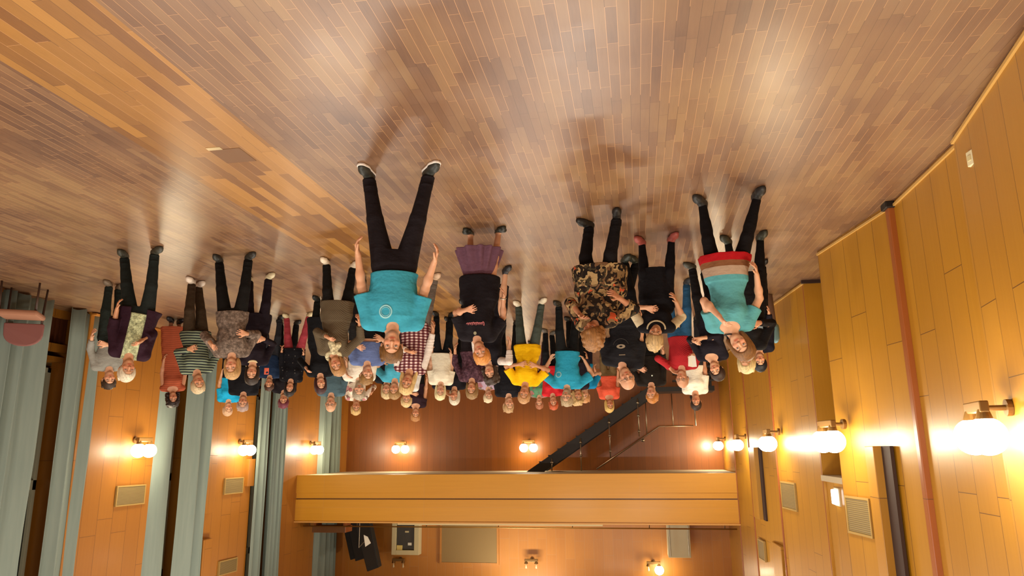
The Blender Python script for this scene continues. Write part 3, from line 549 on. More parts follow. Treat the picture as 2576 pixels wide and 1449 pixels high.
{'name': 'm40', 'label': 'bald man in a black T-shirt with a pale oval emblem', 'S': 1.775, 'feet': [[0.075, 0.034], [-0.075, 0.106]], 'neckpx': [0.164, -0.0, 1.39], 'top': ['#17161a', 'plain', 0.83, 0.6], 'bot': ('trousers', '#121114'), 'hair': ('bald', '#d8a888'), 'sex': 'm', 'shoe': '#22261f', 'oval': [0.169, -0.15, 1.224], 'lo': 0.04, 'base': [-0.018, 9.353], 'ang': 0.11, 'ht': [0.106, -0.0, 1.775]},
{'name': 'w41', 'label': 'blonde woman in a coral T-shirt with one bare arm hanging', 'S': 1.7, 'feet': None, 'hl': [0.298, -0.1, 0.701], 'top': ['#d0553c', 'plain', None, 0.45], 'bot': ('trousers', '#6a5638'), 'hair': ('bob', '#d0ae66'), 'sex': 'f', 'base': [0.577, 16.327], 'ang': -2.03, 'ht': [0.0, -0.0, 1.7]},
{'name': 'm42', 'label': 'woman in a long black dress with cream patterned sleeves and red shoes, head bowed', 'S': 1.66, 'feet': [[0.175, 0.093], [-0.175, 0.047]], 'neckpx': [0.059, -0.0, 1.22], 'hl': [0.118, -0.3, 0.906], 'el': [0.26, -0.1, 1.105], 'hr': [-0.183, -0.15, 0.798], 'er': [-0.156, -0.05, 1.116], 'top': ['#121014', 'plain', 0.413, 0.72], 'bot': ('trousers', '#121014'), 'hair': ('short', '#bfa070'), 'sex': 'f', 'shoe': '#9a4a42', 'sleevec': '#c8b898', 'pitch': 45, 'necklace': 1, 'base': [-0.339, 8.455], 'ang': 2.3, 'ht': [0.062, -0.0, 1.528]},
{'name': 'w43', 'label': 'grey-haired person in a red knitted jumper and blue jeans holding folded paper', 'S': 1.64, 'feet': None, 'hr': [-0.189, -0.28, 1.15], 'hl': [0.143, -0.1, 1.362], 'top': ['#a8262c', 'knit', 0.862, 1], 'bot': ('trousers', '#2a5478'), 'hair': ('bald', '#a88878'), 'sex': 'm', 'shoe': '#30343a', 'paper': [-0.195, -0.15, 1.251], 'base': [-0.702, 10.96], 'ang': 3.67, 'ht': [0.0, -0.0, 1.64]},
{'name': 'w44', 'label': 'dark-haired person with a ponytail in a white buttoned blouse at the back', 'S': 1.8, 'feet': None, 'top': ['#ebe4d4', 'plain', None, 0.6], 'bot': ('trousers', '#2a2a2e'), 'hair': ('pony', '#2a1a14'), 'sex': 'f', 'base': [-1.132, 14.148], 'ang': 4.57, 'ht': [0.0, -0.0, 1.8]},
{'name': 'w45', 'label': 'man in a black-brown shirt with a small pin and thin ginger hair', 'S': 1.74, 'feet': None, 'hl': [0.163, -0.22, 1.133], 'top': ['#1f1a16', 'plain', None, 0.95], 'bot': ('trousers', '#131110'), 'hair': ('short', '#c07c3a'), 'sex': 'm', 'base': [-0.285, 12.745], 'ang': 1.28, 'ht': [0.0, -0.0, 1.74]},
{'name': 'm46', 'label': 'woman in a dark navy top with dark hair clipped up, clasping her hands', 'S': 1.621, 'feet': [[0.078, -0.079], [-0.078, 0.219]], 'hip': [-0.11, -0.0, 0.705], 'neckpx': [-0.108, -0.0, 1.265], 'hl': [0.106, -0.28, 1.099], 'hr': [0.062, -0.26, 1.055], 'top': ['#1a161e', 'plain', 0.767, 0.9], 'bot': ('trousers', '#141213'), 'hair': ('clipped', '#33221c'), 'sex': 'f', 'shoe': '#3a3a34', 'yaw': 15, 'base': [-0.95, 10.003], 'ang': 5.42, 'ht': [-0.156, -0.0, 1.621]},
{'name': 'm47', 'label': 'woman in a turquoise dress with a red and brown hem and a black choker', 'S': 1.694, 'feet': [[0.263, 0.084], [-0.263, 0.056]], 'hip': [0.088, -0.0, 0.952], 'neckpx': [0.087, -0.0, 1.434], 'hl': [0.142, -0.3, 1.317], 'el': [0.315, -0.1, 1.146], 'hr': [-0.202, -0.12, 0.83], 'top': ['#559aa2', 'bands', 0.647, 0.4], 'bot': ('trousers', '#131012'), 'hair': ('bob', '#7a5430'), 'sex': 'f', 'shoe': '#262627', 'choker': 1, 'tilt': 1, 'lo': 0.02, 'base': [-1.023, 7.099], 'ang': 8.2, 'ht': [-0.025, -0.0, 1.694]},
{'name': 'w48', 'label': 'white-haired person in black clothes with a white chest badge, behind the turquoise dress', 'S': 1.662, 'feet': [[0.186, 0.085], [-0.186, 0.055]], 'hip': [0.005, -0.0, 0.637], 'hr': [-0.075, -0.22, 1.09], 'top': ['#151314', 'plain', 0.492, 1], 'bot': ('trousers', '#151314'), 'hair': ('short', '#d9c490'), 'sex': 'f', 'shoe': '#35382f', 'badge': [-0.096, -0.15, 1.144], 'base': [-1.375, 8.616], 'ang': 9.06, 'ht': [0.09, -0.0, 1.662]},
{'name': 'w49', 'label': 'person with black hair and a pink hair clip behind the white-haired person', 'S': 1.5, 'feet': None, 'top': ['#181620', 'plain', None, 1], 'bot': ('trousers', '#131110'), 'hair': ('clipped', '#16161c'), 'sex': 'f', 'base': [-1.683, 10.079], 'ang': 9.48, 'ht': [-0.0, -0.0, 1.5]}]
# ================================================================= PEOPLE
def nrm(v): v = np.asarray(v, float); return v/(np.linalg.norm(v)+1e-9)
class Field:
    """signed distance samples on a rectilinear grid; primitives are blended in, then meshed by surface nets"""
    def __init__(s, lo, hi, h, fine=None, hf=None):
        s.ax = []
        for a in range(3):
            c = [lo[a]-2*h]
            while c[-1] < hi[a]+2*h:
                st = h
                if fine is not None and fine[0][a] < c[-1] < fine[1][a]: st = hf
                c.append(c[-1]+st)
            s.ax.append(np.array(c, np.float32))
        s.D = np.full([len(a) for a in s.ax], .07, np.float32)
    def sub(s, lo, hi, m=.055):
        sl = []
        for a in range(3):
            i = np.searchsorted(s.ax[a], lo[a]-m); j = np.searchsorted(s.ax[a], hi[a]+m); sl.append(slice(i, j))
        if any(q.stop <= q.start for q in sl): return None, None
        X = s.ax[0][sl[0]][:, None, None]; Y = s.ax[1][sl[1]][None, :, None]; Z = s.ax[2][sl[2]][None, None, :]
        return tuple(sl), (X, Y, Z)
    def put(s, sl, d, k, op='u'):
        A = s.D[sl]; d = d.astype(np.float32)
        if op == 'u':
            if k > 0:
                h = np.clip(.5+.5*(A-d)/k, 0, 1); s.D[sl] = A*(1-h)+d*h-k*h*(1-h)
            else: s.D[sl] = np.minimum(A, d)
        else:  # subtract
            h = np.clip(.5-.5*(A+d)/max(k, 1e-4), 0, 1); s.D[sl] = A*(1-h)-d*h+k*h*(1-h)
    def cap(s, a, b, ra, rb, k=.02, cut=None):
        a = np.asarray(a, float); b = np.asarray(b, float); r = max(ra, rb)
        sl, P = s.sub(np.minimum(a, b)-r, np.maximum(a, b)+r)
        if sl is None: return
        ba = b-a; L2 = ba@ba+1e-9
        t = np.clip(((P[0]-a[0])*ba[0]+(P[1]-a[1])*ba[1]+(P[2]-a[2])*ba[2])/L2, 0, 1)
        d = np.sqrt((P[0]-a[0]-t*ba[0])**2+(P[1]-a[1]-t*ba[1])**2+(P[2]-a[2]-t*ba[2])**2)-(ra+(rb-ra)*t)
        if cut is not None:
            n = ba/math.sqrt(L2); d = np.maximum(d, (P[0]-b[0])*n[0]+(P[1]-b[1])*n[1]+(P[2]-b[2])*n[2])
        s.put(sl, d, k)
    def ell(s, c, r, Rm=None, k=.02, op='u'):
        c = np.asarray(c, float); r = np.asarray(r, float); Rm = np.eye(3) if Rm is None else Rm; m = r.max()
        sl, P = s.sub(c-m, c+m)
        if sl is None: return
        q = [sum((P[j]-c[j])*Rm[i][j] for j in range(3)) for i in range(3)]
        k0 = np.sqrt(sum((q[i]/r[i])**2 for i in range(3))); k1 = np.sqrt(sum((q[i]/r[i]**2)**2 for i in range(3)))
        s.put(sl, k0*(k0-1)/(k1+1e-6), k, op)
    def loft(s, o, Rm, prof, k=.03, pleat=None, wr=0, seed=0):
        """prof rows: t, rx, ry, offset y ; t measured along Rm[2] from o"""
        pr = np.array(prof, float); m = pr[:, 1:3].max()+.03; o = np.asarray(o, float)
        e0 = o+Rm[2]*pr[0, 0]; e1 = o+Rm[2]*pr[-1, 0]
        sl, P = s.sub(np.minimum(e0, e1)-m, np.maximum(e0, e1)+m)
        if sl is None: return
        x, y, z = [sum((P[j]-o[j])*Rm[i][j] for j in range(3)) for i in range(3)]
        rx = np.interp(z, pr[:, 0], pr[:, 1]); ry = np.interp(z, pr[:, 0], pr[:, 2]); y = y-np.interp(z, pr[:, 0], pr[:, 3])
        if pleat:
            a = np.arctan2(y, x); t = np.clip((pr[-2, 0]-z)/(pr[-2, 0]-pr[0, 0]), 0, 1)**.7
            f = 1+pleat[1]*t*np.sin(a*pleat[0]+.8*np.sin(3*a)); rx = rx*f; ry = ry*f
        if wr: rx = rx+wr*np.sin(38*z+3*np.sin(11*x+seed)+seed)*np.cos(9*x+seed*2)+wr*.7*np.sin(21*x+17*z+seed*3)
        k0 = np.sqrt((x/rx)**2+(y/ry)**2); k1 = np.sqrt((x/rx**2)**2+(y/ry**2)**2)
        d = k0*(k0-1)/(k1+1e-4)
        d = np.maximum(d, np.maximum(pr[0, 0]-z, z-pr[-1, 0]))
        s.put(sl, d, k)
    def half(s, p, n):   # keep the side where (x-p).n < 0
        X = s.ax[0][:, None, None]; Y = s.ax[1][None, :, None]; Z = s.ax[2][None, None, :]
        s.D = np.maximum(s.D, ((X-p[0])*n[0]+(Y-p[1])*n[1]+(Z-p[2])*n[2]).astype(np.float32))
    def mesh(s, name, mats, parent, vcol=None):
        D = s.D; S = D < 0; nx, ny, nz = D.shape
        cs = np.zeros((nx-1, ny-1, nz-1), np.uint8)
        for i in (0, 1):
            for j in (0, 1):
                for k in (0, 1): cs += S[i:nx-1+i, j:ny-1+j, k:nz-1+k]
        act = (cs > 0) & (cs < 8); idx = np.argwhere(act); n = len(idx)
        if n == 0: return None
        I, J, K = idx.T; cid = np.full(act.shape, -1, np.int32); cid[I, J, K] = np.arange(n)
        acc = np.zeros((n, 3)); cnt = np.zeros(n)
        cor = {(i, j, k): D[I+i, J+j, K+k] for i in (0, 1) for j in (0, 1) for k in (0, 1)}
        for a in range(3):
            for u in (0, 1):
                for v in (0, 1):
                    c0 = [0, 0, 0]; o_ = [q for q in range(3) if q != a]; c0[o_[0]] = u; c0[o_[1]] = v; c1 = list(c0); c1[a] = 1
                    d0, d1 = cor[tuple(c0)], cor[tuple(c1)]; m = (d0 < 0) != (d1 < 0)
                    t = np.where(m, d0/np.where(m, d0-d1, 1), 0); p = np.array(c0, float)[None].repeat(n, 0); p[:, a] += t
                    acc += p*m[:, None]; cnt += m
        pos = acc/cnt[:, None]+idx
        V = np.stack([np.interp(pos[:, a], np.arange(len(s.ax[a])), s.ax[a]) for a in range(3)], 1)
        Q = []
        for a in range(3):
            b, c = (a+1) % 3, (a+2) % 3
            A = [slice(None)]*3; B = [slice(None)]*3; A[a] = slice(0, -1); B[a] = slice(1, None)
            ch = S[tuple(A)] != S[tuple(B)]; e = np.argwhere(ch)
            ok = (e[:, b] > 0) & (e[:, c] > 0) & (e[:, b] < D.shape[b]-1) & (e[:, c] < D.shape[c]-1); e = e[ok]
            def cell(db, dc):
                q = e.copy(); q[:, b] += db; q[:, c] += dc; return cid[q[:, 0], q[:, 1], q[:, 2]]
            f = np.stack([cell(-1, -1), cell(0, -1), cell(0, 0), cell(-1, 0)], 1)
            ins = S[e[:, 0], e[:, 1], e[:, 2]]; f[~ins] = f[~ins][:, ::-1]; Q.append(f)
        Q = np.concatenate(Q); Q = Q[(Q >= 0).all(1)]
        me = bpy.data.meshes.new(name); me.vertices.add(n); me.vertices.foreach_set('co', V.astype(np.float32).ravel())
        nf = len(Q); me.loops.add(nf*4); me.loops.foreach_set('vertex_index', Q.astype(np.int32).ravel())
        me.polygons.add(nf); me.polygons.foreach_set('loop_start', np.arange(0, nf*4, 4, dtype=np.int32))
        me.polygons.foreach_set('use_smooth', np.ones(nf, bool))
        for m in mats: me.materials.append(m)
        me.update(calc_edges=True)
        if vcol is not None:
            c = np.ones((n, 4), np.float32); c[:, :3] = vcol(V)
            at = me.color_attributes.new('tint', 'FLOAT_COLOR', 'POINT'); at.data.foreach_set('color', c.ravel())
        o = bpy.data.objects.new(name, me); COL.objects.link(o); o.parent = parent
        return o

# ---- cloth and skin materials (cached) ----
MC = {}
def skin_mat():
    if 'skin' not in MC:
        m = mat('skin', '#c08a68', .5, spec=.35); q = NT(m); a = q.n('ShaderNodeAttribute', attribute_name='tint'); q.col(a.outputs['Color'])
        q.b.inputs['Subsurface Weight'].default_value = .08; q.b.inputs['Subsurface Radius'].default_value = (.02, .008, .004); MC['skin'] = m
    return MC['skin']
def cloth(c, pat='plain', seed=0):
    key = (c, pat)
    if key in MC: return MC[key]
    m = mat('cloth_%s_%s' % (pat, c.strip('#')), c, .85, spec=.15); q = NT(m); base = srgb(c)
    m.node_tree.nodes['Principled BSDF'].inputs['Sheen Weight'].default_value = .0
    v = q.vec('xyz'); dk = tuple(k*.35 for k in base); lt = tuple(min(1, k*1.9+.03) for k in base)
    if pat == 'mottle': q.col(q.ramp(q.noise(v, 26, 4, .7), [(.3, dk), (.5, base), (.7, lt)]))
    elif pat == 'weave' or pat == 'knit':
        w_ = q.n('ShaderNodeTexWave', wave_type='BANDS', bands_direction='DIAGONAL' if pat == 'knit' else 'Z'); w_.inputs['Scale'].default_value = 22 if pat == 'knit' else 9; w_.inputs['Distortion'].default_value = 1.5; q.l(v, w_.inputs['Vector'])
        q.col(q.mix(w_.outputs['Fac'], tuple(k*.78 for k in base), tuple(min(1, k*1.15) for k in base))); q.bump(w_.outputs['Fac'], .4, .004)
    elif pat == 'stripes':
        w_ = q.n('ShaderNodeTexWave', wave_type='BANDS', bands_direction='Z'); w_.inputs['Scale'].default_value = 8.5; w_.inputs['Distortion'].default_value = .6; q.l(v, w_.inputs['Vector'])
        q.col(q.ramp(w_.outputs['Fac'], [(.4, srgb('#23282a')), (.6, base)]))
    elif pat == 'plaid':
        f = None; outs = []
        for d_ in 'XZ':
            w_ = q.n('ShaderNodeTexWave', wave_type='BANDS', bands_direction=d_); w_.inputs['Scale'].default_value = 5 if d_ == 'X' else 8; w_.inputs['Distortion'].default_value = 1.2; q.l(v, w_.inputs['Vector']); outs.append(q.math('GREATER_THAN', w_.outputs['Fac'], .5))
        s_ = q.math('MULTIPLY', q.math('ADD', outs[0], outs[1]), .5)
        q.col(q.ramp(s_, [(.1, srgb('#d6c4c0')), (.5, srgb('#7a4648')), (.9, base)]))
    elif pat == 'dots' or pat == 'floral' or pat == 'camo':
        vo = q.n('ShaderNodeTexVoronoi'); vo.inputs['Scale'].default_value = {'dots': 16, 'floral': 14, 'camo': 26}[pat]; 
        nv = q.n('ShaderNodeTexNoise'); nv.inputs['Scale'].default_value = 7; q.l(v, nv.inputs['Vector'])
        if pat == 'dots':
            q.l(v, vo.inputs['Vector']); q.col(q.mix(q.math('LESS_THAN', vo.outputs['Distance'], .16), base, srgb('#5a5650')))
        else:
            sc = q.n('ShaderNodeMix', data_type='VECTOR'); sc.inputs[0].default_value = .12 if pat == 'floral' else .3; q.l(v, sc.inputs[4]); q.l(nv.outputs['Color'], sc.inputs[5])
            q.l(sc.outputs[1], vo.inputs['Vector']); sp = q.n('ShaderNodeSeparateColor'); q.l(vo.outputs['Color'], sp.inputs[0])
            if pat == 'floral': q.col(q.ramp(sp.outputs[0], [(.0, base), (.55, base), (.7, srgb('#c87a80')), (.9, srgb('#5a6a58'))]))
            else:
                r = q.ramp(sp.outputs[0], [(0, srgb('#1c1512')), (.3, srgb('#2a2018')), (.42, srgb('#7d6444')), (.62, srgb('#a58a60')), (.8, srgb('#6a4c34')), (.9, srgb('#3c3424')), (.965, srgb('#b8502e'))])
                r.node.color_ramp.interpolation = 'CONSTANT'; q.col(r)
    elif pat == 'bands':   # turquoise above, pale lilac, brown, red hem
        sp = q.n('ShaderNodeSeparateXYZ'); q.l(v, sp.inputs[0])
        r = q.ramp(q.math('MULTIPLY', sp.outputs[2], .5), [(0, srgb('#a3141c')), (.362, srgb('#7a5034')), (.39, srgb('#a8907c')), (.43, base)])
        r.node.color_ramp.interpolation = 'CONSTANT'; q.col(r)
    else:
        q.col(q.mix(q.noise(v, 30, 3, .6), tuple(k*.86 for k in base), tuple(min(1, k*1.12) for k in base)))
    if pat not in ('weave', 'knit'): q.bump(q.noise(q.vec('xyz', (1, .6, 1.4)), 7, 3, .55), .7, .03)
    MC[key] = m; return m
def flat_mat(c, rough=.6, metal=0):
    key = ('flat', c)
    if key not in MC: MC[key] = mat('finish_'+c.strip('#'), c, rough, metal)
    return MC[key]
def hair_mat(c):
    key = ('hair', c)
    if key not in MC:
        m = mat('hair_'+c.strip('#'), c, .55, spec=.35); q = NT(m); b = srgb(c); f = q.noise(q.vec('xyz', (60, 60, 9)), 1, 4, .7)
        q.col(q.ramp(f, [(.3, tuple(k*.5 for k in b)), (.55, b), (.75, tuple(min(1, k*1.4) for k in b))])); q.bump(f, .6, .006); MC[key] = m
    return MC[key]
SKINS = ['#c79270', '#c08a66', '#cf9c7a', '#b98262', '#c89474', '#d0a080']

def ik(a, b, l1, l2, pole):
    a = np.asarray(a, float); b = np.asarray(b, float); d = b-a; L = np.linalg.norm(d); u = d/(L+1e-9)
    if L > (l1+l2)*.995:
        k = min(L/((l1+l2)*.995), 1.13); l1 *= k; l2 *= k
        if L > (l1+l2)*.995: b = a+u*(l1+l2)*.995; L = (l1+l2)*.995
    if L < abs(l1-l2)+.02: L = abs(l1-l2)+.02; b = a+u*L
    x = (l1*l1-l2*l2+L*L)/(2*L); h = math.sqrt(max(l1*l1-x*x, 0)); p = np.asarray(pole, float); p = nrm(p-u*(p@u))
    return a+u*x+p*h, b

def make_person(e, seed):
    rnd = random.Random(seed); S = e['S']; s = S/1.7; fem = e['sex'] == 'f'
    near = math.hypot(*e['base'])
    h = .0072 if near < 7.2 else (.0082 if near < 10.5 else .010); hf = .0042 if near < 7.2 else (.0055 if near < 10.5 else .0072)
    root = empty('person', (e['base'][0], e['base'][1], 0), R_(e['ang']), e['label'], 'person')
    if near > 11.5 or not e['feet']: root['group'] = 'dancers at the back of the crowd'
    else: root['group'] = 'dancers in the open part of the floor'
    ya = R_(e.get('yaw', 0)); front = np.array([math.sin(ya), -math.cos(ya), 0]); lat = np.array([math.cos(ya), math.sin(ya), 0]); up = np.array([0, 0, 1.])
    ht = e['ht']; pitch = R_(e.get('pitch', 0))
    bend = e.get('pitch', 0) > 0
    # ---- skeleton ----
    hd_h = (.236 if not fem else .230)*s*(1.05 if e['name'] == 'm20' else 1.15)
    fx = 0.0
    pel = np.array([fx, 0, .90*s])
    if bend: pel = pel+np.array([0, .06, -.02])
    if 'neckpx' in e: nk = np.array([e['neckpx'][0], e['neckpx'][1], e['neckpx'][2]-.045*s])
    else: nk = np.array([ht[0]*.8, 0, 1.44*s])
    if bend: nk = nk+np.array([0, -.16, 0]); nk[2] = min(nk[2], 1.36*s)
    if e.get('tilt'): nk[2] = min(max(nk[2], 1.33*s), 1.44*s)
    if not bend: nk[2] = min(1.47*s, max(S-hd_h-.028*s, 1.39*s))
    pel[0] = e['hip'][0] if 'hip' in e else .55*nk[0]
    zt = nrm(nk-pel); Tl = np.linalg.norm(nk-pel); k_ = Tl/(.54*s)
    xt = nrm(lat-zt*(lat@zt)); yt = np.cross(zt, xt); RT = np.stack([xt, yt, zt])
    # head frame
    hyaw = R_(e.get('hyaw', rnd.uniform(-14, 14)))+ya
    hf_ = np.array([math.sin(hyaw)*math.cos(pitch), -math.cos(hyaw)*math.cos(pitch), -math.sin(pitch)])
    htop = np.array([ht[0], ht[1], S])
    if bend: hc = nk+np.array([ht[0]*.35, -.09, .10])*s
    else:
        hc = np.array([nk[0]+(ht[0]-nk[0])*.8, nk[1]-.025, S-hd_h*.54])
    hu = nrm(hc-nk+np.array([0, .02, 0])) if not bend else nrm(np.array([0, -math.sin(pitch), math.cos(pitch)]))
    hf_ = nrm(hf_-hu*(hf_@hu)); hx = np.cross(hu, hf_)*1.0; hx = -hx   # hx points to +x when facing -y
    RH = np.stack([hx, -hf_, hu]); hs = hd_h/.236
    def H(x, y, z): return hc+(RH[0]*x+RH[1]*y+RH[2]*z)*hs
    sw = (.160 if fem else .185)*s
    wt = e.get('wt', 1.0)+rnd.uniform(-.04, .08)
    shc = pel+zt*(Tl*.875)
    SH = {g: shc+xt*g*sw for g in (1, -1)}
    HP = {g: pel+lat*g*.088*s-up*.0 for g in (1, -1)}
    feet = e['feet'] or [[.10+rnd.uniform(0, .06), rnd.uniform(-.06, .1)], [-.10-rnd.uniform(0, .06), rnd.uniform(-.1, .06)]]
    AN = {}; TO = {}; KN = {}
    for (fx_, fy_) in feet:
        g = 1 if (np.array([fx_-pel[0], fy_, 0])@lat) > 0 else -1
        if g in AN: g = -g
        spl = nrm(front+lat*g*.38)
        AN[g] = np.array([fx_, fy_, .075*s])-spl*.0; TO[g] = AN[g]+spl*.15*s
        KN[g], a_ = ik(HP[g], AN[g], .425*s, .42*s, front+lat*g*.15); AN[g] = np.array([a_[0], a_[1], a_[2]])
        if AN[g][2] > .085*s: AN[g] = np.array([fx_, fy_, .075*s]); KN[g] = (HP[g]+AN[g])/2+front*.03
    EL = {}; WR = {}; HD = {}; PN = {}
    tg = {}
    for key, ek in (('hl', 'el'), ('hr', 'er')):
        if key in e and e[key]:
            x = e[key][0]; g = 1 if (1 if key == 'hl' else -1)*lat[0] > 0 else -1
            if g in tg: g = -g
            tg[g] = (np.array(e[key], float), np.array(e[ek], float) if ek in e else None)
    for g in (1, -1):
        l1, l2 = .285*s, .245*s
        if g in tg:
            T, Ee = tg[g]
            pole = lat*g*.6-up*.75-front*.35 if Ee is None else nrm(Ee-(SH[g]+T)/2)
            dirg = nrm(T-(SH[g]-up*.25)); 
            EL[g], w_ = ik(SH[g], T-nrm(T-SH[g])*.03, l1, l2+.03, pole); WR[g] = w_
            fd = nrm(WR[g]-EL[g]); WR[g] = EL[g]+fd*(np.linalg.norm(WR[g]-EL[g])-.035*s)
            HD[g] = nrm(fd+up*rnd.uniform(-.1, .25)); PN[g] = nrm(-lat*g*.8+front*rnd.uniform(-.3, .5)-up*.2)
        else:
            dn = nrm(-up+lat*g*rnd.uniform(.12, .2)+front*.05); EL[g] = SH[g]+dn*l1
            fd = nrm(-up+front*rnd.uniform(.15, .7)-lat*g*rnd.uniform(.0, .25)+lat*g*.1); WR[g] = EL[g]+fd*l2; HD[g] = nrm(fd-up*.2); PN[g] = nrm(-lat*g)
    allp = np.array([pel, nk, hc]+[v for d_ in (SH, EL, WR, AN, TO, KN) for v in d_.values()])
    lo = allp.min(0)-.26; hi = allp.max(0)+.26; lo[2] = -.02; hi[2] = max(hi[2], hc[2]+.20*s)
    fine = (hc-np.array([.12, .16, .17])*s, hc+np.array([.12, .14, .16])*s)
    fb = Field(lo, hi, h, fine, hf)
    f1 = 1.0 if not fem else .97
    # ---- body ----
    W = wt; hipr = (.172 if fem else .160)*s*W; wai = (.132 if fem else .142)*s*W; chr_ = (.150 if fem else .168)*s
    dp = (.112, .098, .118, .095)
    prof = [(-.13*s, .12*s, .08*s, .0), (-.02*s, hipr, dp[0]*s*W, .005), (.15*s*k_, wai, dp[1]*s*W, .0), (.33*s*k_, chr_, dp[2]*s, .0), (.44*s*k_, chr_*.98, dp[3]*s, .005), (.50*s*k_, .095*s, .07*s, .005), (.54*s*k_, .055*s, .055*s, .005)]
    fb.loft(pel, RT, prof, k=.03)
    for g in (1, -1):
        fb.cap(shc+xt*g*sw*.5, SH[g], .058*s, .054*s, .035); fb.cap(nk-zt*.015, SH[g]+zt*.005, .042*s, .042*s, .03)
        fb.cap(SH[g], EL[g], .050*s*f1, .038*s*f1, .02); fb.cap(EL[g], WR[g], .038*s*f1, .025*s, .015)
        fb.ell((EL[g]*.65+WR[g]*.35), (.039*s, .039*s, .05*s), None, .02)
        fb.cap(HP[g]-up*.02, KN[g], .083*s*W, .054*s, .03); fb.cap(KN[g], AN[g], .052*s, .034*s, .02)
        fb.cap(KN[g]*.72+AN[g]*.28-front*.015, KN[g]*.5+AN[g]*.5-front*.01, .05*s, .042*s, .03)
        fb.cap(AN[g]-up*.03*s-nrm(TO[g]-AN[g])*.02, TO[g]*np.array([1, 1, 0])+up*.024*s, .033*s, .024*s, .02)
        # hand: palm of four metacarpals, five fingers
        d = HD[g]; n = nrm(PN[g]-d*(PN[g]@d)); sd = np.cross(d, n)
        if sd@np.array(up-lat*0) < -.2: sd = -sd
        hsz = s*(.94 if fem else 1.0); rf = max(.0085*hsz, h*.85)
        for i, (off, ln) in enumerate(((-.030, .058), (-.011, .072), (.009, .078), (.029, .068))):
            kn = WR[g]+d*.085*hsz+sd*off*hsz*1.08
            fb.cap(WR[g]+sd*off*.45*hsz, kn, .0145*hsz, .0125*hsz, .014)
            cu = .35+.12*i*rnd.random(); d1 = nrm(d+n*cu+sd*off*5); p1 = kn+d1*ln*.55*hsz; d2 = nrm(d1+n*(cu+.3)); p2 = p1+d2*ln*.5*hsz
            fb.cap(kn, p1, rf*1.08, rf, .005); fb.cap(p1, p2, rf, rf*.85, .004)
        tb = WR[g]+d*.028*hsz+sd*.026*hsz; t1 = tb+nrm(d*.75+sd*.8+n*.3)*.048*hsz; t2 = t1+nrm(d+sd*.35+n*.4)*.032*hsz
        fb.cap(WR[g]+d*.02*hsz, tb, .015*hsz, .015*hsz, .012); fb.cap(tb, t1, .0135*hsz, rf*1.15, .008); fb.cap(t1, t2, rf*1.15, rf, .005)
    fb.cap(nk-zt*.03, H(0, .02, -.05), .058*s, .056*s, .025)
    # head
    a_ = .074*hs
    fb.ell(H(0, .012, .028), (.076*hs, .096*hs, .092*hs), RH, .02); fb.ell(H(0, -.02, -.035), (.060*hs, .072*hs, .082*hs), RH, .02)
    fb.ell(H(0, -.058, -.085), (.030*hs, .030*hs, .026*hs), RH, .02)
    for g in (1, -1):
        fb.ell(H(g*.031, -.098, .012), (.0165*hs, .016*hs, .012*hs), RH, .010, 'sub')
        fb.ell(H(g*.031, -.078, .012), (.014*hs, .013*hs, .013*hs), RH, .003)
        fb.ell(H(g*.036, -.070, -.022), (.022*hs, .018*hs, .02*hs), RH, .015)
        fb.ell(H(g*.077, .012, .0), (.010*hs, .020*hs, .030*hs), RH, .006)
    fb.cap(H(0, -.082, .022), H(0, -.106, -.016), .008*hs, .0125*hs, .008); fb.ell(H(0, -.098, -.020), (.018*hs, .011*hs, .009*hs), RH, .006)
    fb.cap(H(-.020, -.080, .034), H(.020, -.080, .034), .011*hs, .011*hs, .012)
    fb.cap(H(-.017, -.0835, -.048), H(.017, -.0835, -.048), .0065*hs, .0065*hs, .006)
    fb.cap(H(-.014, -.0825, -.057), H(.014, -.0825, -.057), .0065*hs, .0065*hs, .006)
    sk = np.array(srgb(rnd.choice(SKINS))); hairc = np.array(srgb(e['hair'][1])); beard = np.array(srgb(e['beard'])) if e.get('beard') else None
    brow = hairc*.5
    def tint(V):
        P = ((V-hc)@RH.T)/hs; c = np.tile(sk, (len(V), 1)).astype(np.float32)
        near_h = (np.abs(P) < .14).all(1); fr = near_h & (P[:, 1] < -.03)
        def blob(cx, cz, rx, rz, col, edge=.35, sel=fr):
            q = np.sqrt(((np.abs(P[:, 0])-cx)/rx)**2+((P[:, 2]-cz)/rz)**2); w_ = np.clip((1+edge-q)/(2*edge), 0, 1)*sel
            c[:] = c*(1-w_[:, None])+np.asarray(col)[None]*w_[:, None]
        blob(.038, -.02, .022, .018, sk*np.array([1.06, .82, .78]), .9)
        if beard is not None:
            w_ = (near_h & (P[:, 1] < .0) & (P[:, 2] < -.028)).astype(float)*.85; c[:] = c*(1-w_[:, None])+beard[None]*w_[:, None]
        blob(0, -.052, .022, .010, sk*np.array([.85, .45, .42]), .35)
        blob(.031, .012, .015, .0075, sk*.45, .4); blob(.031, .0115, .0125, .0052, (.62, .58, .52), .3); blob(.031, .0115, .0058, .0058, (.02, .015, .012), .3)
        blob(.033, .034, .019, .0042, brow, .5)
        hn = np.zeros(len(V))
        for g in (1, -1): hn = np.maximum(hn, np.clip(1-(np.linalg.norm(V-(WR[g]+HD[g]*.13*s), axis=1)/.09), 0, 1))
        c[:] = c*(1-hn[:, None]*.5)+c*np.array([1.1, .86, .82])*hn[:, None]*.5
        return c
    body = fb.mesh('body', [skin_mat()], root, tint)
    # ---- hair ----
    hk, hcol = e['hair']
    fh = Field(hc-np.array([.17, .19, .36])*s, hc+np.array([.17, .22, .2])*s, max(.0065, hf))
    th = {'short': .014, 'bob': .018, 'curly': .024, 'long': .018, 'bald': .004, 'pony': .012, 'clipped': .016}[hk]
    if hk == 'short' and not fem: th = .008
    rr = random.Random(seed+5)
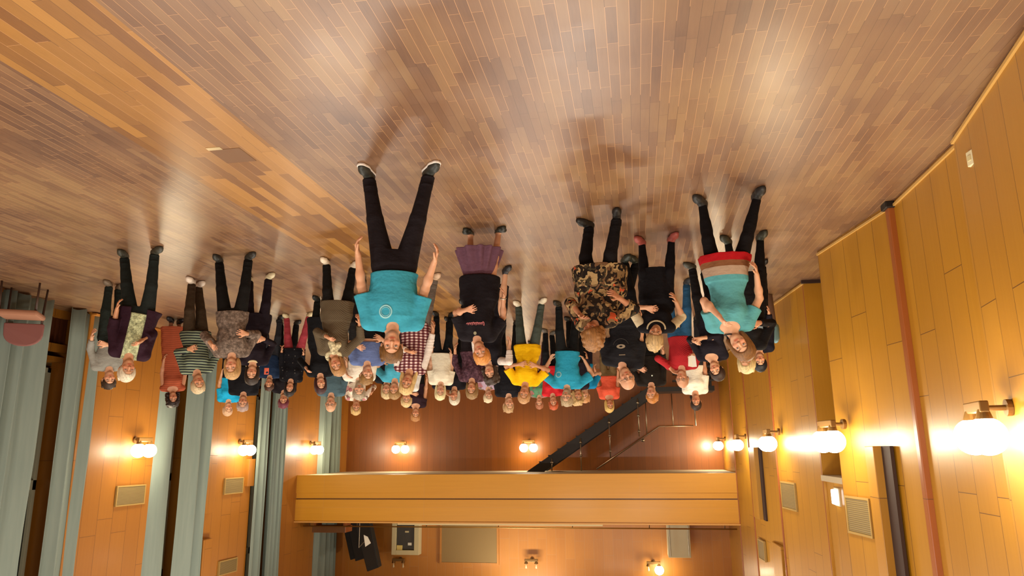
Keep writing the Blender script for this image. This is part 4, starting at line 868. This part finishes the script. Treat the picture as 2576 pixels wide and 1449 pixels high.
    if hk == 'bald':
        for g in (1, -1): fh.ell(H(g*.066, .03, -.005), (.016*hs, .05*hs, .034*hs), RH, .01)
        fh.ell(H(0, .085, -.01), (.055*hs, .022*hs, .036*hs), RH, .02)
    else:
        fh.ell(H(0, .018, .034), ((.076+th)*hs, (.096+th)*hs, (.090+th)*hs), RH, .02)
        if hk == 'short': fh.ell(H(0, .05, -.005), ((.078 if fem else .070)*hs, .066*hs, .07*hs), RH, .02)
        if hk in ('bob', 'long', 'curly'):
            for g in (1, -1): fh.ell(H(g*.068, .02, -.045), (.026*hs, .055*hs, .075*hs), RH, .03)
            fh.ell(H(0, .06, -.04), (.085*hs, .055*hs, .09*hs), RH, .03)
        if hk == 'long':
            for g in (1, -1):
                fh.cap(H(g*.075, .0, -.05), H(g*.088, -.01, -.17), .028*hs, .02*hs, .03); fh.cap(H(g*.05, .07, -.05), H(g*.06, .08, -.2), .04*hs, .025*hs, .03)
        if hk == 'pony': fh.cap(H(0, .11, .05), H(-.07, .15, -.10), .03*hs, .022*hs, .02)
        if hk == 'clipped':
            for i in range(4): fh.ell(H(-.05+.03*i, .105, .02+.03*math.sin(i*2)), (.02*hs, .03*hs, .035*hs), RH, .006)
        if hk == 'curly':
            for i in range(70):
                a = rr.uniform(0, 2*math.pi); zc = rr.uniform(-.09, .13); rad = math.sqrt(max(.002, 1-((zc-.03)/.125)**2)) if zc > .03 else 1
                x, y = math.cos(a)*.094*rad, .02+math.sin(a)*.11*rad
                if y < -.05 and zc < .07: continue
                fh.ell(H(x, y, zc), (.022*hs,)*3, RH, .01)
        if hk in ('short', 'bob', 'long'):
            for i in range(26):
                a = rr.uniform(-.2, math.pi+.2); zc = rr.uniform(.02, .10); x = math.cos(a)*.085*math.cos(zc*6); y = .02+math.sin(a)*.10*math.cos(zc*6)
                fh.cap(H(x, y, zc+.01), H(x*1.05, y*1.02, zc-.045), .011*hs, .007*hs, .006)
        fr_ = rr.uniform(-.004, .006)
        if hk == 'short' and not fem:
            for g in (1, -1): fh.ell(H(g*.085, .0, -.055), (.03*hs, .06*hs, .055*hs), RH, .008, 'sub')
        fh.ell(H(0, -.112, -.028+fr_), (.078*hs, .085*hs, .094*hs), RH, .012, 'sub')
        fh.ell(H(0, -.02, -.16), (.062*hs, .075*hs, .09*hs), RH, .01, 'sub')
    fh.mesh('hair', [hair_mat(hcol)], root)
    # ---- trousers / legs ----
    tcol, tpat, hem, sl = e['top']; hem = hem if hem else .53*S
    lo_ = e.get('lo', .018)*s+.006
    zax = lambda z: (z-pel[2])/max(zt[2], .8)
    kind = e['bot'][0]
    if kind == 'trousers':
        ft = Field(lo, np.array([hi[0], hi[1], 1.15*s]), h)
        tight = e['name'] in ('m42', 'm47', 'w48')
        q = .006 if tight else .014
        for g in (1, -1):
            an = AN[g]+up*.005
            ft.cap(HP[g]-up*.02, KN[g], (.088+q*.6)*s*W, (.056+q)*s, .02); ft.cap(KN[g], an, (.055+q)*s, (.036+q*1.2 if tight else .052)*s, .02, cut=True)
            if tight or fem: ft.cap(KN[g]*.72+AN[g]*.28-front*.015, KN[g]*.5+AN[g]*.5-front*.01, .055*s, .047*s, .03)
            for kk in range(5):
                t_ = .72+kk*.06; p = KN[g]*(1-t_)+an*t_+front*.01*math.sin(kk*2+seed)
                if not tight: ft.ell(p, (.058*s, .056*s, .014*s), None, .014)
        ft.loft(pel, RT, [(-.14*s, .13*s, .09*s, 0), (-.02*s, hipr+q*s, dp[0]*s*W+q*s, .005), (.13*s*k_, wai+.012*s, dp[1]*s*W+.01*s, 0)], .025)
        ft.mesh('trousers', [cloth(e['bot'][1])], root)
    elif kind == 'skirt':
        z0 = e['bot'][2]; fs = Field(lo-np.array([.15, .15, 0]), np.array([hi[0]+.15, hi[1]+.15, 1.1*s]), h)
        th0 = (e['top'][2] or .8*s)-pel[2]
        fs.loft(np.array([pel[0], pel[1], pel[2]]), np.eye(3), [(z0-pel[2], .285*s, .24*s, 0), (th0+.0, hipr+.004, .125*s, 0), (.1*s, wai+.005*s, .105*s, 0)], .01, pleat=(11, .10))
        fs.mesh('skirt', [cloth(e['bot'][1])], root)
    # ---- shoes ----
    shc_ = e.get('shoe', '#1c1a18')
    for g in (1, -1):
        dr = nrm((TO[g]-AN[g])*np.array([1, 1, 0])); sd = np.array([-dr[1], dr[0], 0]); c0 = np.array([AN[g][0], AN[g][1], 0])
        mn = c0-.17*s; mx = c0+.26*s; mn[2] = -.01; mx[2] = .16*s
        fz = Field(c0-np.array([.26, .26, .01]), c0+np.array([.26, .26, .15]), min(h, .008))
        heel = c0-dr*.035*s; ball = c0+dr*.115*s; toe = c0+dr*.165*s
        if e.get('sandal'):
            fz.cap(heel+up*.02, ball+up*.016, .036*s, .044*s, .02); fz.cap(ball+up*.016, toe+up*.014, .044*s, .036*s, .02)
            fz.cap(ball+up*.03-sd*.03, ball+up*.03+sd*.03, .032*s, .032*s, .01)
        else:
            fz.cap(heel+up*.038*s, ball+up*.032*s, .041*s, .045*s, .03); fz.cap(ball+up*.026*s, toe+up*.024*s, .044*s, .034*s, .03)
            fz.cap(AN[g]+up*.005-dr*.01, ball*.4+heel*.6+up*.06*s, .044*s, .036*s, .03)
        fz.half((0, 0, .004), (0, 0, -1))
        so = fz.mesh('shoe', [flat_mat(shc_, .5)], root)
        if e.get('sole') and so:
            fz2 = Field(c0-np.array([.26, .26, .01]), c0+np.array([.26, .26, .08]), .007)
            fz2.cap(heel+up*.02, ball+up*.02, .046*s, .050*s, .02); fz2.cap(ball+up*.02, toe+up*.02, .05*s, .042*s, .02)
            fz2.half((0, 0, .001), (0, 0, -1)); fz2.half((0, 0, .026), (0, 0, 1)); fz2.mesh('sole', [flat_mat(e['sole'])], so)
    # ---- top ----
    hem = min(hem, 1.2*s); t0 = zax(hem)
    fg = Field(lo-np.array([.1, .1, 0]), hi+np.array([.1, .1, 0]), h)
    q = lo_; long_ = hem < .80*s; dress = e.get('dress')
    pr = []
    if long_:
        fl_ = (.80*s-hem)*(.10 if not dress else .13)+.0
        if e['name'] == 'm42': fl_ = -.01
        if e['name'] == 'm47': fl_ = .045
        pr = [(-.10*s, hipr+q+.012*s, dp[0]*s*W+q+.012, .005)]
        c_y = (AN[1][1]+AN[-1][1])/2*.35; bl = .03 if bend else 0
        fg.loft(np.array([pel[0], 0, pel[2]]), np.eye(3), [(hem-pel[2], hipr+q+.012*s+fl_, (dp[0]*s*W)+q+fl_*.8+.02+bl, pel[1]+c_y*.6-bl), (-.06*s, hipr+q+.012*s, dp[0]*s*W+q+.014+bl*.5, pel[1]-bl*.5), (.02*s, hipr+q, dp[0]*s*W+q, pel[1])], .03, wr=.004, seed=seed, pleat=(9, .03) if dress or e['name'] in ('m47', 'm42') else (7, .02))
    else: pr = [(t0, hipr+q if t0 < .05 else wai+q+.01, dp[0]*s*W+q, .004)]
    for row in prof[1:]:
        if row[0] > pr[-1][0]+.03:
            rx = row[1]+q; ry = row[2]+q
            if abs(row[0]-.15*s*k_) < 1e-6 and e['name'] not in ('m47',): rx = max(rx, (hipr+chr_)/2*.93+q*.6); ry += .012
            if row is prof[-1]: rx = row[1]+.012; ry = row[2]+.012
            if row is prof[-2]: rx = row[1]+.012+q*.3; ry = row[2]+.012+q*.3
            pr.append((row[0]-(.012 if row is prof[-1] else 0), rx, ry, row[3]))
    fg.loft(pel, RT, pr, .02, wr=.005 if tpat != 'plain' else .0085, seed=seed)
    if fem:
        for g in (1, -1): fg.ell(pel+zt*.335*s*k_+xt*g*.07*s-yt*.085*s, (.068*s, .062*s, .07*s), None, .05)
    slm = e.get('sleevec')
    tgt = fg
    for g in (1, -1):
        if slm: tgt = Field(lo-np.array([.1, .1, 0]), hi+np.array([.1, .1, 0]), h)
        fg.cap(shc+xt*g*sw*.45, SH[g], .062*s+q*.3, .058*s+q*.3, .04); fg.cap(nk-zt*.02, SH[g]+zt*.006, .05*s, .05*s, .03)
        if sl > 0:
            if sl <= .6:
                T = SH[g]+(EL[g]-SH[g])*(sl*1.55); tgt.cap(SH[g], T, .053*s+q*.4, .053*s+q*.65, .03, cut=True)
            else:
                T = EL[g]+(WR[g]-EL[g])*((sl-.6)/.4*.95); tgt.cap(SH[g], EL[g], .053*s+q*.4, .042*s+q*.4, .02); tgt.cap(EL[g], T, .042*s+q*.4, .031*s+q*.5, .012, cut=True)
                for kk in range(4):
                    p = EL[g]*(1-.18*kk)+T*.18*kk; tgt.ell(p, (.045*s+q*.35,)*2+(.013,), None, .012)
        if slm: tgt.mesh('sleeve', [cloth(slm)], root)
    # neckline
    fg.ell(nk-zt*.01+front*.055*s, (.052*s, .05*s, .055*s), RT, .006, 'sub')
    fg.ell(nk+zt*.03*s, (.066*s, .066*s, .03*s), RT, .006, 'sub')
    if e['name'] in ('m47', 'w3', 'w24', 'w41', 'm46'): fg.ell(nk-zt*.02+front*.07*s, (.10*s, .06*s, .075*s), RT, .006, 'sub')
    nm = 'dress' if (dress or e['name'] in ('m47', 'm42')) else ('tunic' if long_ else 'shirt')
    top = fg.mesh(nm, [cloth(tcol, tpat)], root)
    if e.get('jacket'):
        fj = Field(lo-np.array([.1, .1, 0]), hi+np.array([.1, .1, 0]), h)
        pj = [(t0-.06, hipr+q+.06, dp[0]*s+q+.045, .01)]+[(r[0], r[1]+.022, r[2]+.022, r[3]+.008) for r in pr[1:-1]]
        fj.loft(pel, RT, pj, .02, wr=.006, seed=seed+2)
        for g in (1, -1): fj.cap(shc+xt*g*sw*.45, SH[g], .07*s+q*.5, .068*s+q*.5, .03); fj.cap(SH[g], EL[g], .06*s+q*.6, .052*s+q*.6, .02); fj.cap(EL[g], EL[g]*.45+WR[g]*.55, .052*s+q*.6, .046*s+q*.8, .02, cut=True)
        for g in (1, -1): fj.ell(pel+zt*.335*s*k_+xt*g*.075*s-yt*.08*s, (.085*s, .085*s, .09*s), None, .05)
        X = fj.ax[0][:, None, None]; Y = fj.ax[1][None, :, None]; Z = fj.ax[2][None, None, :]
        rel = np.maximum(np.abs(X-(pel[0]+(nk[0]-pel[0])*np.clip((Z-pel[2])/Tl, 0, 1)))-.088*s, Y-.01)+0*Z
        fj.D = np.maximum(fj.D, -rel.astype(np.float32)); fj.mesh('cardigan', [cloth(e['jacket'])], root)
    # ---- small extras ----
    BV = None
    def surf(x, z, off=.004):
        nonlocal BV
        if BV is None:
            me = top.data; n = len(me.vertices); co = np.empty(n*3, np.float32); me.vertices.foreach_get('co', co); co = co.reshape(-1, 3)
            nf = len(me.polygons); vi = np.empty(nf*4, np.int32); me.loops.foreach_get('vertex_index', vi)
            BV = BVHTree.FromPolygons([tuple(c) for c in co.tolist()], vi.reshape(-1, 4).tolist())
        r = BV.ray_cast(Vector((x, -1.5, z)), Vector((0, 1, 0)))
        return (r[0].y if r[0] else -.14)-off
    def decal(name, outline, m_):
        """outline: list of quads [(x,z)*4] laid on the cloth"""
        mb = MB()
        for quad in outline:
            b = len(mb.v)
            for off in (.006, .001):
                for (x, z) in quad: mb.v.append((x, surf(x, z, off), z))
            for f in ((0, 1, 2, 3), (7, 6, 5, 4), (0, 4, 5, 1), (1, 5, 6, 2), (2, 6, 7, 3), (3, 7, 4, 0)): mb.f.append(tuple(b+i for i in f)); mb.m.append(0)
        return mb.build(name, m_, root)
    def ringq(cx, cz, r0, r1, n=28, ax=1, az=1):
        o_ = []
        for i in range(n):
            a, b = 2*math.pi*i/n, 2*math.pi*(i+1)/n
            o_.append([(cx+ax*r0*math.cos(a), cz+az*r0*math.sin(a)), (cx+ax*r1*math.cos(a), cz+az*r1*math.sin(a)), (cx+ax*r1*math.cos(b), cz+az*r1*math.sin(b)), (cx+ax*r0*math.cos(b), cz+az*r0*math.sin(b))])
        return o_
    if 'ring' in e:
        x, _, z = e['ring']; r = .055 if e['name'] == 'm20' else .05
        decal('ring_print', ringq(x, z, r*.80, r)+ringq(x, z, r*.62, r*.68), flat_mat('#8cc0c4', .8))
    if 'oval' in e:
        x, _, z = e['oval']; decal('oval_print', ringq(x, z, .02, .05, ax=1.1, az=.55), flat_mat('#9a8c78', .8)); decal('curved_print', ringq(x, z, .098, .103, n=40)[22:38], flat_mat('#3e3a38', .8))
        decal('bar_print', [[(x-.05+.02*i, z+.1), (x-.032+.02*i, z+.1), (x-.032+.02*i, z+.113), (x-.05+.02*i, z+.113)] for i in range(4)], flat_mat('#6e5f4c', .8))
    if 'text' in e:
        x0, _, z0 = e['text']; o_ = []; n = 46; W2 = .125; px = None
        for i in range(n):   # looping script strokes, a tall first letter at the reader's left
            t = i/(n-1); a = t*2*math.pi*9; hgt = .013+(.012 if t < .1 else 0)+(.006 if .42 < t < .5 or .62 < t < .7 else 0)
            x = x0-W2/1.0+t*2*W2*.78+.006*math.sin(a*1.0+1.2)+.03; z = z0+hgt*math.sin(a)*.9
            if px: 
                dx, dz = x-px[0], z-px[1]; L_ = math.hypot(dx, dz)+1e-6; wx, wz = -dz/L_*.0045, dx/L_*.0045
                o_.append([(px[0]-wx, px[1]-wz), (x-wx, z-wz), (x+wx, z+wz), (px[0]+wx, px[1]+wz)])
            px = (x, z)
        decal('pink_lettering', o_, flat_mat('#b8686c', .8))
        decal('neck_emblem', ringq(x0+.01, z0-.0+.1, .0, .017, 16), flat_mat('#8a8468', .7))
    if 'badge' in e:
        x, _, z = e['badge']; decal('name_badge', [[(x-.03, z-.02), (x+.03, z-.02), (x+.03, z+.02), (x-.03, z+.02)]], flat_mat('#7d8c94', .5))
    if e['name'] == 'w45':
        decal('pin', ringq(nk[0]-.02, nk[2]-.16, 0, .013, 12), flat_mat('#c8d4c8', .4))
    if e.get('tag'):
        decal('orange_tag', [[(nk[0]+.02, 1.2*s), (nk[0]+.1, 1.2*s), (nk[0]+.1, 1.34*s), (nk[0]+.02, 1.34*s)]], flat_mat(e['tag']))
    def ringtube(name, c, r, th_, m_, tilt=0, ry=None):
        pts = [tuple(c+xt*r*math.cos(a)+(-yt)*(ry or r)*math.sin(a)+zt*(-tilt*math.sin(a))) for a in np.linspace(0, 2*math.pi, 25)]
        return MB().tube(pts, th_, 8).build(name, m_, root, smooth=True)
    if e.get('choker'): ringtube('choker', nk+zt*.035*s, .057*s, .007, flat_mat('#14100e'))
    if e.get('collar'): ringtube('collar', nk-zt*.0, .085*s, .016, flat_mat(e['collar'], .8), .05)
    if e.get('necklace'):
        mb = MB()
        for i in range(21):
            a = math.pi*(i/20); p = nk-zt*(.02+.10*math.sin(a))+xt*.10*math.cos(a)+front*(.05+.10*math.sin(a)); mb.sphere(tuple(p), .011, 8, 6)
        mb.build('beaded_necklace', flat_mat('#b0a080', .4), root, smooth=True)
    if e.get('scarf'):
        fc = Field(nk-np.array([.2, .22, .25]), nk+np.array([.2, .2, .12]), h)
        for i in range(16):
            a = 2*math.pi*i/16; b = 2*math.pi*(i+1)/16
            P1, P2 = [nk+xt*.085*math.cos(q_)-yt*.09*math.sin(q_)+zt*(.01-.045*math.sin(q_)) for q_ in (a, b)]
            fc.cap(P1, P2, .026+.006*math.sin(i*2.3), .026, .008)
        fc.cap(nk+front*.11-zt*.03, nk+front*.15-zt*.14+xt*.04, .035, .045, .02); fc.cap(nk+front*.11-zt*.03, nk+front*.14-zt*.12-xt*.05, .03, .04, .02)
        fc.mesh('scarf', [cloth(e['scarf'], 'mottle')], root)
    if e.get('watch'):
        g = [g for g in tg if tg[g][0][0] < 0]; g = g[0] if g else 1; d = HD[g]; c = WR[g]
        mb = MB(); u = nrm(np.cross(d, up)); v_ = np.cross(d, u)
        mb.tube([tuple(c+u*.031*math.cos(a)+v_*.031*math.sin(a)) for a in np.linspace(0, 2*math.pi, 17)], .006, 8); mb.build('wristwatch', flat_mat('#c8c0b0', .3, .6), root, smooth=True)
    if e['name'] == 'm46' or e['name'] == 'w49':
        mb = MB(); c = H(0, .12, .05); mb.tube([tuple(H(-.05, .115, .06)), tuple(H(.05, .115, .06))], .014, 8)
        mb.build('hair_clip', flat_mat('#b03038' if e['name'] == 'w49' else '#4a3834', .4), root, smooth=True)
    if e['name'] in ('m40', 'w36', 'w43', 'w15'):
        mb = MB()
        for g in (1, -1): mb.tube([tuple(H(g*.031+.019*math.cos(a), -.103, .01+.015*math.sin(a))) for a in np.linspace(0, 2*math.pi, 13)], .0018, 6)
        mb.tube([tuple(H(-.012, -.106, .014)), tuple(H(.012, -.106, .014))], .0018, 6)
        for g in (1, -1): mb.tube([tuple(H(g*.05, -.10, .014)), tuple(H(g*.08, .01, .01))], .0018, 6)
        mb.build('glasses', flat_mat('#3a2c24', .3), root)
    if 'paper' in e:
        x, y, z = e['paper']; g = [g for g in tg if tg[g][0][0] < 0]; c = WR[g[0]]+HD[g[0]]*.11 if g else np.array([x, -.3, z])
        mb = MB(); c = c+np.array([0, -.06, .03])
        mb.hexa([tuple(c+np.array(p)) for p in ((-.05, -.03, -.02), (.0, 0, -.04), (.0, .004, -.04), (-.05, -.026, -.02), (-.06, -.03, .13), (.0, 0, .13), (.0, .004, .13), (-.06, -.026, .13))])
        mb.hexa([tuple(c+np.array(p)) for p in ((0, 0, -.04), (.05, -.03, -.02), (.05, -.026, -.02), (0, .004, -.04), (0, 0, .13), (.06, -.03, .12), (.06, -.026, .12), (0, .004, .13))])
        o = mb.build('folded_paper', flat_mat('#e8e2d6', .7)); o.location = root.location; o.rotation_euler = root.rotation_euler
        tag(o, 'white folded paper held against the red knitted jumper', 'paper')
    return root
for i_, e_ in enumerate(PEOPLE): make_person(e_, 100+i_*7)
